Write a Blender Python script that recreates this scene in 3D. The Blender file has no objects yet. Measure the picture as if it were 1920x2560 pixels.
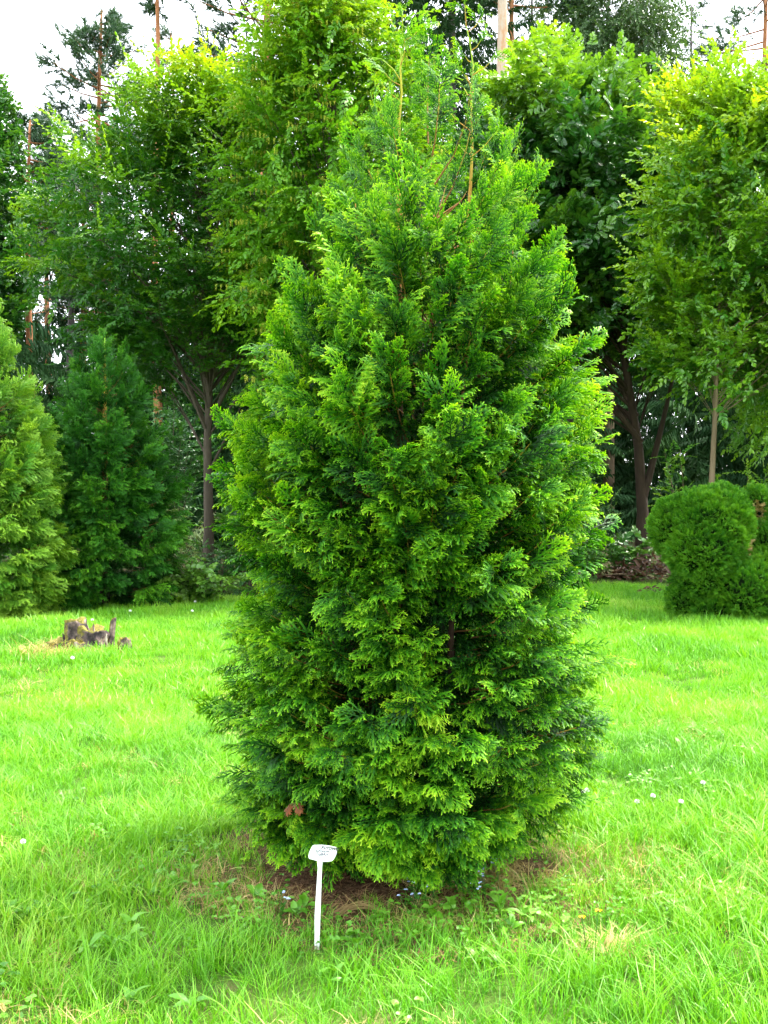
import bpy, math, random
import numpy as np
from mathutils import Vector, Matrix, Euler

SC = bpy.context.scene
COL = SC.collection

# ------------------------------------------------------------------ camera
CAM_H = 1.6
FPX = 2512.0                      # focal length in photo pixels (1920 x 2560)
cam = bpy.data.cameras.new('camera')
cam.sensor_fit = 'VERTICAL'
cam.sensor_height = 36.0
cam.lens = 36.0 * FPX / 2560.0
cam.clip_start = 0.05
cam.clip_end = 2000
cam_ob = bpy.data.objects.new('camera', cam)
cam_ob.location = (0, 0, CAM_H)
cam_ob.rotation_euler = (math.radians(90), 0, 0)
COL.objects.link(cam_ob)
SC.camera = cam_ob

# ------------------------------------------------------------------ light
SUN_EL = math.radians(60)
SUN_AZ = math.radians(62)         # clockwise from +Y: right and a little behind the tree
to_sun = Vector((math.sin(SUN_AZ) * math.cos(SUN_EL), math.cos(SUN_AZ) * math.cos(SUN_EL), math.sin(SUN_EL)))
world = bpy.data.worlds.new('World')
SC.world = world
world.use_nodes = True
wn = world.node_tree.nodes; wl = world.node_tree.links
bg = wn['Background']
sky = wn.new('ShaderNodeTexSky')
sky.sky_type = 'NISHITA'
sky.sun_disc = False
sky.sun_elevation = SUN_EL
sky.sun_rotation = SUN_AZ
sky.dust_density = 4.0
sky.air_density = 1.0
sky.ozone_density = 1.0
mixw = wn.new('ShaderNodeMixRGB')            # thin white cloud veil over the whole sky
mixw.blend_type = 'MIX'
mixw.inputs['Fac'].default_value = 0.72
mixw.inputs['Color2'].default_value = (9.2, 9.6, 10.0, 1)
wl.new(sky.outputs['Color'], mixw.inputs['Color1'])
wl.new(mixw.outputs['Color'], bg.inputs['Color'])
bg.inputs['Strength'].default_value = 0.13
sun = bpy.data.lights.new('sun', 'SUN')
sun.energy = 3.0
sun.angle = math.radians(7.0)
sun.color = (1.0, 0.95, 0.85)
sun_ob = bpy.data.objects.new('sun', sun)
sun_ob.rotation_euler = to_sun.to_track_quat('Z', 'Y').to_euler()
sun_ob.location = (20, 20, 30)
COL.objects.link(sun_ob)
vs = SC.view_settings
vs.view_transform = 'Standard'
vs.look = 'None'
vs.exposure = 2.1
vs.gamma = 1.0
SC.render.engine = 'CYCLES'
SC.cycles.max_bounces = 4
SC.cycles.diffuse_bounces = 2
SC.cycles.transmission_bounces = 3
SC.cycles.glossy_bounces = 1
SC.cycles.use_adaptive_sampling = True
SC.cycles.adaptive_threshold = 0.04

# ------------------------------------------------------------------ helpers
def px(x, y, d):
    """photo pixel at distance d (m along +Y) -> world point"""
    return Vector(((x - 960) / FPX * d, d, CAM_H - (y - 1280) / FPX * d))

def sstep(a, b, v):
    t = np.clip((v - a) / (b - a), 0, 1)
    return t * t * (3 - 2 * t)

_rw = np.random.default_rng(5)
_WA = [(_rw.uniform(0, 6.28), _rw.uniform(0, 6.28)) for _ in range(40)]
def wnoise(x, y, f, k0=0):
    """smooth pseudo noise, about -1..1"""
    s = 0
    for k in range(5):
        a, p = _WA[(k0 + k) % 40]
        ff = f * (0.7 + 0.35 * k)
        s = s + np.sin(ff * (x * math.cos(a) + y * math.sin(a)) + p + 1.3 * np.sin(ff * 0.6 * (y * math.cos(a) - x * math.sin(a)) + 2 * p))
    return s / 2.6

def H(x, y):
    """height of the ground"""
    x = np.asarray(x, float); y = np.asarray(y, float)
    h = 0.018 * wnoise(x, y, 1.1) + 0.05 * wnoise(x, y, 0.25, 7) * sstep(5, 12, y)
    h = h + 1.0 * sstep(18, 42, y) + 0.012 * np.clip(y - 42, 0, 400)
    h = h + 0.05 * np.exp(-(((x - 0.1) / 0.8) ** 2 + ((y - 4.6) / 0.8) ** 2))
    return h

def Hf(x, y): return float(H(x, y))

def tag(o, label=None, cat=None, group=None, kind=None):
    if label: o['label'] = label
    if cat: o['category'] = cat
    if group: o['group'] = group
    if kind: o['kind'] = kind
    return o

def thing(name, loc, label, cat, group=None):
    o = bpy.data.objects.new(name, None)
    o.empty_display_size = 0.2
    o.location = loc
    COL.objects.link(o)
    return tag(o, label, cat, group)

class MB:
    """mesh builder with a per-vertex 'tip' value"""
    def __init__(s): s.v = []; s.f = []; s.t = []; s.n = 0
    def add(s, verts, faces, tips):
        n = s.n
        s.v.extend(verts); s.t.extend(tips)
        s.f.extend([tuple(i + n for i in f) for f in faces])
        s.n += len(verts)
    def strip(s, pts, widths, side, tips):
        side = np.asarray(side, float)
        vs_ = []; ts = []
        for p, w, t in zip(pts, widths, tips):
            vs_.append(tuple(p - side * w * .5)); vs_.append(tuple(p + side * w * .5)); ts += [t, t]
        fs = [(2 * i, 2 * i + 1, 2 * i + 3, 2 * i + 2) for i in range(len(pts) - 1)]
        s.add(vs_, fs, ts)
    def tube(s, pts, radii, sides=6, tips=None, cap=True):
        pts = [np.asarray(p, float) for p in pts]
        n = len(pts); vs_ = []; ts = []
        ref = np.array((0.3, 1, 0.1)); 
        for i, p in enumerate(pts):
            d = pts[min(i + 1, n - 1)] - pts[max(i - 1, 0)]
            d = d / (np.linalg.norm(d) + 1e-9)
            u = np.cross(d, ref); u /= (np.linalg.norm(u) + 1e-9)
            w = np.cross(d, u)
            for k in range(sides):
                a = 6.28318 * k / sides
                vs_.append(tuple(p + radii[i] * (math.cos(a) * u + math.sin(a) * w)))
                ts.append(tips[i] if tips is not None else i / (n - 1))
        fs = []
        for i in range(n - 1):
            for k in range(sides):
                a = i * sides + k; b = i * sides + (k + 1) % sides
                fs.append((a, b, b + sides, a + sides))
        if cap: fs.append(tuple((n - 1) * sides + k for k in range(sides)))
        s.add(vs_, fs, ts)
    def mesh(s, name, mat, smooth=False):
        me = bpy.data.meshes.new(name)
        me.from_pydata(s.v, [], s.f)
        a = me.attributes.new('tip', 'FLOAT', 'POINT')
        a.data.foreach_set('value', np.asarray(s.t, np.float32))
        if smooth: me.polygons.foreach_set('use_smooth', [True] * len(me.polygons))
        if mat: me.materials.append(mat)
        me.update()
        return me
    def build(s, name, mat, parent=None, loc=(0, 0, 0), smooth=True):
        o = bpy.data.objects.new(name, s.mesh(name, mat, smooth))
        o.location = loc
        COL.objects.link(o)
        if parent: o.parent = parent
        return o

def norm(a): return a / (np.linalg.norm(a, axis=-1, keepdims=True) + 1e-9)

def frames(D, N):
    """direction (local X) and wanted normal (local Z) -> rotation matrices"""
    X = norm(D); Y = norm(np.cross(N, X)); Z = np.cross(X, Y)
    return np.stack([X, Y, Z], axis=-1)

def eulers(R):
    ry = -np.arcsin(np.clip(R[:, 2, 0], -1, 1))
    rx = np.arctan2(R[:, 2, 1], R[:, 2, 2])
    rz = np.arctan2(R[:, 1, 0], R[:, 0, 0])
    return np.stack([rx, ry, rz], -1)

_groups = {}
def scatter_group(key, meshes):
    if key in _groups: return _groups[key]
    g = bpy.data.node_groups.new('scatter_' + key, 'GeometryNodeTree')
    g.interface.new_socket('Geometry', in_out='INPUT', socket_type='NodeSocketGeometry')
    g.interface.new_socket('Geometry', in_out='OUTPUT', socket_type='NodeSocketGeometry')
    nd = g.nodes; ln = g.links
    gi = nd.new('NodeGroupInput'); go = nd.new('NodeGroupOutput')
    g2i = nd.new('GeometryNodeGeometryToInstance')
    for k, me in enumerate(meshes):
        src = bpy.data.objects.new(key + '_source', me)          # not linked to the scene
        oi = nd.new('GeometryNodeObjectInfo'); oi.transform_space = 'ORIGINAL'
        oi.inputs['Object'].default_value = src
        ln.new(oi.outputs['Geometry'], g2i.inputs[0])
    iop = nd.new('GeometryNodeInstanceOnPoints')
    iop.inputs['Pick Instance'].default_value = True
    def attr(name, t):
        a = nd.new('GeometryNodeInputNamedAttribute'); a.data_type = t
        a.inputs['Name'].default_value = name
        return a.outputs['Attribute']
    e2r = nd.new('FunctionNodeEulerToRotation')
    ln.new(gi.outputs[0], iop.inputs['Points'])
    ln.new(g2i.outputs[0], iop.inputs['Instance'])
    ln.new(attr('idx', 'INT'), iop.inputs['Instance Index'])
    ln.new(attr('rot', 'FLOAT_VECTOR'), e2r.inputs[0])
    ln.new(e2r.outputs[0], iop.inputs['Rotation'])
    ln.new(attr('scl', 'FLOAT'), iop.inputs['Scale'])
    ln.new(iop.outputs[0], go.inputs[0])
    _groups[key] = g
    return g

def scatter(name, key, meshes, P, R, S, T, parent=None, loc=(0, 0, 0), seed=1, idx=None):
    """many look-alike pieces as ONE object: point mesh + geometry nodes"""
    P = np.asarray(P, np.float32); n = len(P)
    me = bpy.data.meshes.new(name)
    me.vertices.add(n)
    me.vertices.foreach_set('co', P.ravel())
    rg = np.random.default_rng(seed)
    if idx is None: idx = rg.integers(0, len(meshes), n)
    a = me.attributes.new('rot', 'FLOAT_VECTOR', 'POINT'); a.data.foreach_set('vector', eulers(R).astype(np.float32).ravel())
    a = me.attributes.new('scl', 'FLOAT', 'POINT'); a.data.foreach_set('value', np.asarray(S, np.float32))
    a = me.attributes.new('tint', 'FLOAT', 'POINT'); a.data.foreach_set('value', np.asarray(T, np.float32))
    a = me.attributes.new('idx', 'INT', 'POINT'); a.data.foreach_set('value', np.asarray(idx, np.int32))
    me.materials.append(meshes[0].materials[0])
    me.update()
    o = bpy.data.objects.new(name, me)
    o.location = loc
    COL.objects.link(o)
    if parent: o.parent = parent
    o['kind'] = 'stuff'
    m = o.modifiers.new('scatter', 'NODES'); m.node_group = scatter_group(key, meshes)
    return o

# ------------------------------------------------------------------ materials
def nodes(name):
    m = bpy.data.materials.new(name); m.use_nodes = True
    return m, m.node_tree.nodes, m.node_tree.links

def ramp(nd, stops):
    r = nd.new('ShaderNodeValToRGB')
    e = r.color_ramp.elements
    while len(e) < len(stops): e.new(0.5)
    for i, (p, c) in enumerate(stops):
        e[i].position = p; e[i].color = (*c, 1)
    return r

def leaf_mat(name, stops, rough=0.5, spec=0.4, trans=0.35, tip_k=0.5, tint_k=1.0, nscale=3.0, nk=0.25, tsat=(1.25, 1.1, 0.5)):
    """leaf: colour from its own age (tip), its individual tint and fine noise; partly translucent"""
    m, nd, ln = nodes(name)
    out = nd['Material Output']; pb = nd['Principled BSDF']
    at = nd.new('ShaderNodeAttribute'); at.attribute_type = 'INSTANCER'; at.attribute_name = 'tint'
    ap = nd.new('ShaderNodeAttribute'); ap.attribute_type = 'GEOMETRY'; ap.attribute_name = 'tip'
    tc = nd.new('ShaderNodeNewGeometry')
    nz = nd.new('ShaderNodeTexNoise'); nz.inputs['Scale'].default_value = nscale; nz.inputs['Detail'].default_value = 3
    ln.new(tc.outputs['Position'], nz.inputs['Vector'])
    def math_(op, a, b):
        q = nd.new('ShaderNodeMath'); q.operation = op
        for i, v in enumerate((a, b)):
            if isinstance(v, (int, float)): q.inputs[i].default_value = v
            else: ln.new(v, q.inputs[i])
        return q.outputs[0]
    v = math_('MULTIPLY', at.outputs['Fac'], tint_k)
    v = math_('ADD', v, math_('MULTIPLY', ap.outputs['Fac'], tip_k))
    v = math_('ADD', v, math_('MULTIPLY', math_('SUBTRACT', nz.outputs['Fac'], 0.5), nk * 2))
    r = ramp(nd, stops); ln.new(v, r.inputs['Fac'])
    ln.new(r.outputs['Color'], pb.inputs['Base Color'])
    pb.inputs['Roughness'].default_value = rough
    pb.inputs['Specular IOR Level'].default_value = spec
    tr = nd.new('ShaderNodeBsdfTranslucent')
    mu = nd.new('ShaderNodeMixRGB'); mu.blend_type = 'MULTIPLY'; mu.inputs['Fac'].default_value = 1
    mu.inputs['Color2'].default_value = (*tsat, 1)
    ln.new(r.outputs['Color'], mu.inputs['Color1']); ln.new(mu.outputs['Color'], tr.inputs['Color'])
    mx = nd.new('ShaderNodeMixShader'); mx.inputs['Fac'].default_value = trans
    ln.new(pb.outputs[0], mx.inputs[1]); ln.new(tr.outputs[0], mx.inputs[2])
    ln.new(mx.outputs[0], out.inputs['Surface'])
    return m

def bark_mat(name, stops, scale=8.0, stretch=(1, 1, .25), bump=0.6, use_tip=False, rough=0.85, dist=0.02):
    m, nd, ln = nodes(name)
    pb = nd['Principled BSDF']
    tc = nd.new('ShaderNodeTexCoord'); mp = nd.new('ShaderNodeMapping')
    mp.inputs['Scale'].default_value = stretch
    ln.new(tc.outputs['Object'], mp.inputs['Vector'])
    nz = nd.new('ShaderNodeTexNoise'); nz.inputs['Scale'].default_value = scale; nz.inputs['Detail'].default_value = 6
    nz.inputs['Roughness'].default_value = .65
    ln.new(mp.outputs[0], nz.inputs['Vector'])
    r = ramp(nd, stops)
    if use_tip:
        ap = nd.new('ShaderNodeAttribute'); ap.attribute_name = 'tip'
        a = nd.new('ShaderNodeMath'); a.operation = 'MULTIPLY_ADD'; a.inputs[1].default_value = .3; a.inputs[2].default_value = -.15
        b = nd.new('ShaderNodeMath'); b.operation = 'ADD'
        ln.new(nz.outputs['Fac'], a.inputs[0]); ln.new(a.outputs[0], b.inputs[0]); ln.new(ap.outputs['Fac'], b.inputs[1])
        ln.new(b.outputs[0], r.inputs['Fac'])
    else:
        ln.new(nz.outputs['Fac'], r.inputs['Fac'])
    ln.new(r.outputs['Color'], pb.inputs['Base Color'])
    pb.inputs['Roughness'].default_value = rough
    pb.inputs['Specular IOR Level'].default_value = .25
    bp = nd.new('ShaderNodeBump'); bp.inputs['Strength'].default_value = bump; bp.inputs['Distance'].default_value = dist
    ln.new(nz.outputs['Fac'], bp.inputs['Height']); ln.new(bp.outputs[0], pb.inputs['Normal'])
    return m

M = {}
M['thuja'] = leaf_mat('thuja_foliage', [(0, (.003, .026, .002)), (.10, (.009, .065, .004)), (.32, (.034, .17, .005)), (.6, (.15, .39, .008)), (.85, (.31, .53, .016)), (1, (.42, .60, .035))], rough=.5, spec=.22, trans=.40, tip_k=.78, nscale=2.5, nk=.14)  # darkest stops paint the near-black shade between inner sprays
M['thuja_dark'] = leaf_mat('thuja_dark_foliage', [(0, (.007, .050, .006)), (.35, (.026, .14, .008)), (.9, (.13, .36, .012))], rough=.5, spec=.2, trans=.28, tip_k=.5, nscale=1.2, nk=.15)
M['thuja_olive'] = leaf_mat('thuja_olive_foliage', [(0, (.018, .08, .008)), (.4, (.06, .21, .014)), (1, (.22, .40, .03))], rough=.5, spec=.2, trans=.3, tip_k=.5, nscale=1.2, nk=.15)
M['topiary'] = leaf_mat('topiary_foliage', [(0, (.008, .06, .006)), (.4, (.032, .17, .008)), (1, (.18, .42, .015))], rough=.5, spec=.2, trans=.32, tip_k=.7, nscale=2.0, nk=.12)
M['dead_spray'] = leaf_mat('dead_spray', [(0, (.16, .045, .010)), (1, (.38, .12, .02))], trans=.2)
M['hornbeam'] = leaf_mat('hornbeam_leaf', [(0, (.006, .045, .005)), (.3, (.022, .115, .006)), (.72, (.17, .36, .008)), (1, (.33, .47, .010))], rough=.42, spec=.35, trans=.38, tip_k=.12, nscale=.5, nk=.18)
M['hornbeam_fruit'] = leaf_mat('hornbeam_leaf_yellow', [(0, (.03, .13, .008)), (.4, (.10, .28, .010)), (.75, (.27, .44, .012)), (1, (.42, .52, .03))], rough=.42, spec=.3, trans=.42, tip_k=.12, nscale=.6, nk=.2)
M['catkin'] = leaf_mat('hornbeam_catkin', [(0, (.26, .36, .03)), (1, (.46, .50, .07))], rough=.5, trans=.4, tip_k=.3)
M['oak'] = leaf_mat('oak_leaf', [(0, (.008, .055, .011)), (.32, (.026, .125, .012)), (.72, (.17, .36, .014)), (1, (.34, .48, .02))], rough=.30, spec=.7, trans=.32, tip_k=.12, nscale=.6, nk=.2)
M['young'] = leaf_mat('young_tree_leaf', [(0, (.012, .075, .008)), (.3, (.05, .19, .010)), (.7, (.23, .42, .010)), (1, (.38, .51, .014))], rough=.34, spec=.6, trans=.38, tip_k=.12, nscale=.7, nk=.2)
M['shrub'] = leaf_mat('shrub_leaf', [(0, (.012, .065, .018)), (.5, (.035, .14, .02)), (1, (.13, .28, .025))], rough=.38, spec=.55, trans=.32, tip_k=.15, nscale=.8, nk=.2)
M['pale'] = leaf_mat('pale_leaf', [(0, (.06, .13, .05)), (1, (.20, .30, .12))], rough=.5, trans=.35, tip_k=.2, nk=.2)
M['needle'] = leaf_mat('pine_needles', [(0, (.012, .045, .022)), (.5, (.03, .085, .035)), (1, (.075, .15, .05))], rough=.5, trans=.15, tip_k=.3, nscale=.4, nk=.2)
M['spruce'] = leaf_mat('spruce_needles', [(0, (.008, .030, .014)), (.5, (.02, .06, .018)), (1, (.05, .11, .025))], rough=.7, spec=.08, trans=.12, tip_k=.4, nscale=.4, nk=.2)
M['birch'] = leaf_mat('birch_leaf', [(0, (.03, .09, .03)), (1, (.11, .20, .05))], rough=.4, trans=.35, tip_k=.2, nk=.2)
M['grass'] = leaf_mat('grass_blade', [(0, (.04, .17, .006)), (.4, (.115, .37, .010)), (.75, (.20, .46, .018)), (1, (.36, .52, .07))], rough=.42, spec=.45, trans=.35, tip_k=.25, nscale=.8, nk=.16)
M['straw'] = leaf_mat('dry_grass', [(0, (.22, .14, .05)), (1, (.55, .44, .18))], rough=.6, trans=.25, tip_k=.3)
M['weed'] = leaf_mat('weed_leaf', [(0, (.04, .16, .01)), (.5, (.10, .30, .015)), (1, (.20, .44, .05))], rough=.42, spec=.5, trans=.35, tip_k=.2, nscale=9)
M['bark_thuja'] = bark_mat('thuja_stem', [(0, (.018, .010, .007)), (.4, (.05, .022, .012)), (.55, (.20, .085, .03)), (.7, (.42, .21, .045)), (.88, (.36, .34, .035)), (1, (.16, .34, .02))], scale=14, use_tip=True, bump=.4)  # brown to green with age; low stops darkened as shade within the crown
M['twig_thuja'] = bark_mat('thuja_twig', [(0, (.09, .045, .025)), (.5, (.22, .10, .03)), (1, (.34, .26, .03))], scale=14, use_tip=True, bump=.2)
M['bark_grey'] = bark_mat('hornbeam_bark', [(.25, (.035, .028, .020)), (.6, (.085, .068, .048)), (.8, (.15, .13, .10))], scale=5)
M['bark_dark'] = bark_mat('oak_bark', [(.25, (.014, .010, .007)), (.7, (.055, .034, .022))], scale=7, bump=.9)
M['bark_smooth'] = bark_mat('sapling_bark', [(.2, (.09, .065, .035)), (.7, (.20, .15, .09))], scale=6, bump=.3)
M['bark_pine'] = bark_mat('pine_bark', [(.25, (.13, .05, .025)), (.5, (.32, .13, .055)), (.75, (.42, .21, .11))], scale=3, stretch=(1, 1, .4), bump=.8)
M['bark_pine_pale'] = bark_mat('lichen_pine_bark', [(.2, (.20, .13, .09)), (.5, (.42, .33, .26)), (.62, (.40, .22, .12)), (.8, (.34, .33, .20))], scale=4, stretch=(1, 1, .4), bump=.7)
M['bark_spruce'] = bark_mat('spruce_bark', [(.25, (.03, .026, .026)), (.7, (.10, .085, .08))], scale=4)

M['inner'] = leaf_mat('shade_core_fill', [(0, (.006, .014, .004)), (1, (.014, .024, .006))], trans=0, rough=.95, spec=.02)  # near-black fill, painted as the shade inside the topiary
# terrain material: soil with moss and thatch, bare brown earth under the tree
def ground_mat():
    m, nd, ln = nodes('lawn_soil')
    pb = nd['Principled BSDF']
    geo = nd.new('ShaderNodeNewGeometry')
    n1 = nd.new('ShaderNodeTexNoise'); n1.inputs['Scale'].default_value = 3.0; n1.inputs['Detail'].default_value = 8
    n2 = nd.new('ShaderNodeTexNoise'); n2.inputs['Scale'].default_value = 60.0; n2.inputs['Detail'].default_value = 4
    ln.new(geo.outputs['Position'], n1.inputs['Vector']); ln.new(geo.outputs['Position'], n2.inputs['Vector'])
    lawn = ramp(nd, [(.3, (.04, .085, .012)), (.55, (.07, .13, .018)), (.75, (.15, .13, .055))])
    ln.new(n1.outputs['Fac'], lawn.inputs['Fac'])
    soil = ramp(nd, [(.3, (.045, .026, .014)), (.5, (.11, .062, .032)), (.7, (.20, .125, .07))])
    ln.new(n2.outputs['Fac'], soil.inputs['Fac'])
    floor_ = ramp(nd, [(.3, (.018, .014, .008)), (.5, (.04, .032, .016)), (.7, (.05, .06, .018))])
    ln.new(n2.outputs['Fac'], floor_.inputs['Fac'])
    # distance from the trunk of the arborvitae, with an uneven edge
    sub = nd.new('ShaderNodeVectorMath'); sub.operation = 'SUBTRACT'; sub.inputs[1].default_value = (0.08, 4.5, 0)
    ln.new(geo.outputs['Position'], sub.inputs[0])
    sc = nd.new('ShaderNodeVectorMath'); sc.operation = 'MULTIPLY'; sc.inputs[1].default_value = (1.0, 1.15, 0)
    ln.new(sub.outputs[0], sc.inputs[0])
    le = nd.new('ShaderNodeVectorMath'); le.operation = 'LENGTH'; ln.new(sc.outputs[0], le.inputs[0])
    ad = nd.new('ShaderNodeMath'); ad.operation = 'MULTIPLY_ADD'; ad.inputs[1].default_value = .5; ln.new(n1.outputs['Fac'], ad.inputs[0]); ln.new(le.outputs['Value'], ad.inputs[2])
    mr = nd.new('ShaderNodeMapRange'); mr.inputs['From Min'].default_value = .85; mr.inputs['From Max'].default_value = 1.15
    ln.new(ad.outputs[0], mr.inputs['Value'])
    # forest floor beyond the lawn
    sep = nd.new('ShaderNodeSeparateXYZ'); ln.new(geo.outputs['Position'], sep.inputs[0])
    ad2 = nd.new('ShaderNodeMath'); ad2.operation = 'MULTIPLY_ADD'; ad2.inputs[1].default_value = 4.0; ln.new(n1.outputs['Fac'], ad2.inputs[0]); ln.new(sep.outputs['Y'], ad2.inputs[2])
    mr2 = nd.new('ShaderNodeMapRange'); mr2.inputs['From Min'].default_value = 23; mr2.inputs['From Max'].default_value = 26
    ln.new(ad2.outputs[0], mr2.inputs['Value'])
    mxa = nd.new('ShaderNodeMixRGB'); ln.new(mr.outputs[0], mxa.inputs['Fac']); ln.new(soil.outputs[0], mxa.inputs['Color1']); ln.new(lawn.outputs[0], mxa.inputs['Color2'])
    mxb = nd.new('ShaderNodeMixRGB'); ln.new(mr2.outputs[0], mxb.inputs['Fac']); ln.new(mxa.outputs[0], mxb.inputs['Color1']); ln.new(floor_.outputs[0], mxb.inputs['Color2'])
    ln.new(mxb.outputs[0], pb.inputs['Base Color'])
    pb.inputs['Roughness'].default_value = .95; pb.inputs['Specular IOR Level'].default_value = .1
    bp = nd.new('ShaderNodeBump'); bp.inputs['Strength'].default_value = .8; bp.inputs['Distance'].default_value = .02
    ln.new(n2.outputs['Fac'], bp.inputs['Height']); ln.new(bp.outputs[0], pb.inputs['Normal'])
    return m
M['ground'] = ground_mat()

# ------------------------------------------------------------------ ground
def build_ground():
    def axis(dense, far, n1, n2):
        a = np.linspace(-dense, dense, n1)
        b = dense + (far - dense) * (np.linspace(0, 1, n2)[1:]) ** 2.2
        return np.concatenate([-b[::-1], a, b])
    xs = axis(14, 500, 150, 22)
    ys = np.concatenate([-500 * (np.linspace(1, 0, 14)[:-1]) ** 2.2, np.linspace(0, 26, 150), 26 + 574 * (np.linspace(0, 1, 36)[1:]) ** 2.2])
    X, Y = np.meshgrid(xs, ys)
    Z = H(X, Y)
    nx, ny = len(xs), len(ys)
    V = np.stack([X.ravel(), Y.ravel(), Z.ravel()], -1)
    F = [(j * nx + i, j * nx + i + 1, (j + 1) * nx + i + 1, (j + 1) * nx + i) for j in range(ny - 1) for i in range(nx - 1)]
    me = bpy.data.meshes.new('ground'); me.from_pydata(V.tolist(), [], F)
    me.polygons.foreach_set('use_smooth', [True] * len(F))
    me.materials.append(M['ground']); me.update()
    o = bpy.data.objects.new('ground', me); COL.objects.link(o)
    tag(o, 'grassy ground of the lawn running back under the trees', 'ground', kind='structure')
build_ground()

# ------------------------------------------------------------------ leaf pieces
def thuja_spray(seed, mat, L=.155, detail=True):
    """flat feathery fan of an arborvitae: axis, side branchlets, scale-leaved tips"""
    r = random.Random(seed); mb = MB()
    droop = r.uniform(.10, .42) * L; twist = r.uniform(-.15, .15); side0 = r.uniform(-.10, .10) * L
    def axis(t): return np.array((L * t * (1 - .1 * t), side0 * t * t, .10 * L * t - droop * t * t))
    ts = np.linspace(0, 1, 5)
    mb.strip([axis(t) for t in ts], [.0045 - .002 * t for t in ts], (0, 1, 0), [.02 + .75 * t ** 1.5 for t in ts])
    n = 5
    wd = .0060
    for k in range(n):
        for sd in (-1, 1):
            t = .08 + .86 * (k + (.0 if sd < 0 else .5)) / n + r.uniform(-.03, .03)
            l = L * (.46 * (1 - t) ** .8 * min(1, .5 + 2.0 * t) + .08) * r.uniform(.65, 1.2)
            ang = math.radians(r.uniform(42, 60)) * (1 - .25 * t)
            p0 = axis(t)
            up = r.uniform(-.65, .10)
            def bpt(s, p0=p0, l=l, ang=ang, up=up, sd=sd):
                a = ang * (1 - .35 * s)
                return p0 + l * s * np.array((math.cos(a), sd * math.sin(a), up * s - abs(twist) * s * .5))
            tb = .02 + .30 * t
            mb.strip([bpt(0), bpt(.45), bpt(.8), bpt(1)], [wd * .6, wd, wd * 1.15, wd * .5], (.5, -sd * .85, .1), [tb * .5, tb + .12, tb + .42, min(1, tb + .75)])
            m = 2
            for q in range(m):
                s = .38 + .42 * q + r.uniform(-.06, .06)
                b0 = bpt(s); bd = bpt(min(1, s + .1)) - b0; bd /= np.linalg.norm(bd)
                ll = (l * .26 * (1 - s) + .011) * r.uniform(.7, 1.25)
                for s2 in (-1, 1):
                    a2 = s2 * math.radians(r.uniform(38, 55))
                    dd = np.array((bd[0] * math.cos(a2) - bd[1] * math.sin(a2), bd[0] * math.sin(a2) + bd[1] * math.cos(a2), bd[2] + r.uniform(-.5, .15)))
                    nn = np.array((-dd[1], dd[0], 0)); nn /= (np.linalg.norm(nn) + 1e-6)
                    w = wd * .8
                    e = b0 + dd * ll
                    mb.add([tuple(b0 - nn * w * .4), tuple(b0 + nn * w * .4), tuple(e + nn * w * .35), tuple(e - nn * w * .35)],
                           [(0, 1, 2, 3)], [tb + .1, tb + .1, min(1, tb + .3 + .5 * s), min(1, tb + .3 + .5 * s)])
    return mb.mesh('arborvitae_spray', mat)

def leaf_pts(p, d, n, L, W, kind, r, tip):
    """one leaf blade at p, along d, facing n -> verts, faces, tips"""
    d = norm(np.asarray(d, float)); s = norm(np.cross(n, d)); u = np.cross(d, s)
    fold = r.uniform(.05, .3) * W; curl = r.uniform(-.05, .30) * L
    def q(x, y): return tuple(p + d * (L * x) + s * (W * y) + u * (fold * abs(y) * 2 - curl * x * x))
    if kind == 'oval':
        v = [q(0, 0), q(.3, -.42), q(.65, -.42), q(1, 0), q(.65, .42), q(.3, .42)]
        f = [(0, 1, 2, 3), (0, 3, 4, 5)]
    elif kind == 'round':
        v = [q(0, 0), q(.15, -.4), q(.5, -.55), q(.85, -.35), q(1.02, 0), q(.85, .35), q(.5, .55), q(.15, .4)]
        f = [(0, 1, 2, 3, 4), (0, 4, 5, 6, 7)]
    elif kind == 'oak':
        v = [q(0, 0), q(.15, -.16), q(.3, -.42), q(.40, -.22), q(.55, -.55), q(.66, -.3), q(.82, -.5), q(1, -.12), q(1, .12), q(.82, .5), q(.66, .3), q(.55, .55), q(.40, .22), q(.3, .42), q(.15, .16)]
        f = [(0, 1, 2, 3), (0, 3, 4, 5), (0, 5, 6, 7), (0, 7, 8), (0, 8, 9, 10), (0, 10, 11, 12), (0, 12, 13, 14)]
    return v, f, [tip] * len(v)

def leafy_twig(seed, mat, n=11, L=.38, leaf=.085, wid=.6, kind='oval', droop=.2, fan=55, upright=0.0):
    r = random.Random(seed); mb = MB()
    def ax(t): return np.array((L * t, .05 * L * math.sin(3 * t + seed), -droop * L * t * t))
    ts = np.linspace(0, 1, 4)
    mb.strip([ax(t) for t in ts], [.006, .005, .004, .002], (0, 1, 0), [0] * 4)
    for k in range(n):
        t = (k + .6) / n
        sd = 1 if k % 2 else -1
        a = math.radians(fan * (1 - .55 * t) * r.uniform(.75, 1.2)) * sd
        d = np.array((math.cos(a), math.sin(a), r.uniform(-.45, .15) - droop * t))
        nn = norm(np.array((r.uniform(-.95, .95), r.uniform(-.95, .95), 1.0)))
        ll = leaf * r.uniform(.7, 1.15) * (1.05 - .3 * t)
        mb.add(*leaf_pts(ax(t), d, nn, ll, ll * wid, kind, r, t))
    a = leaf_pts(ax(1), np.array((1, 0, -droop)), np.array((0, 0, 1.)), leaf * .8, leaf * .8 * wid, kind, r, 1)
    mb.add(*a)
    return mb.mesh('leafy_twig', mat)

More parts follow.
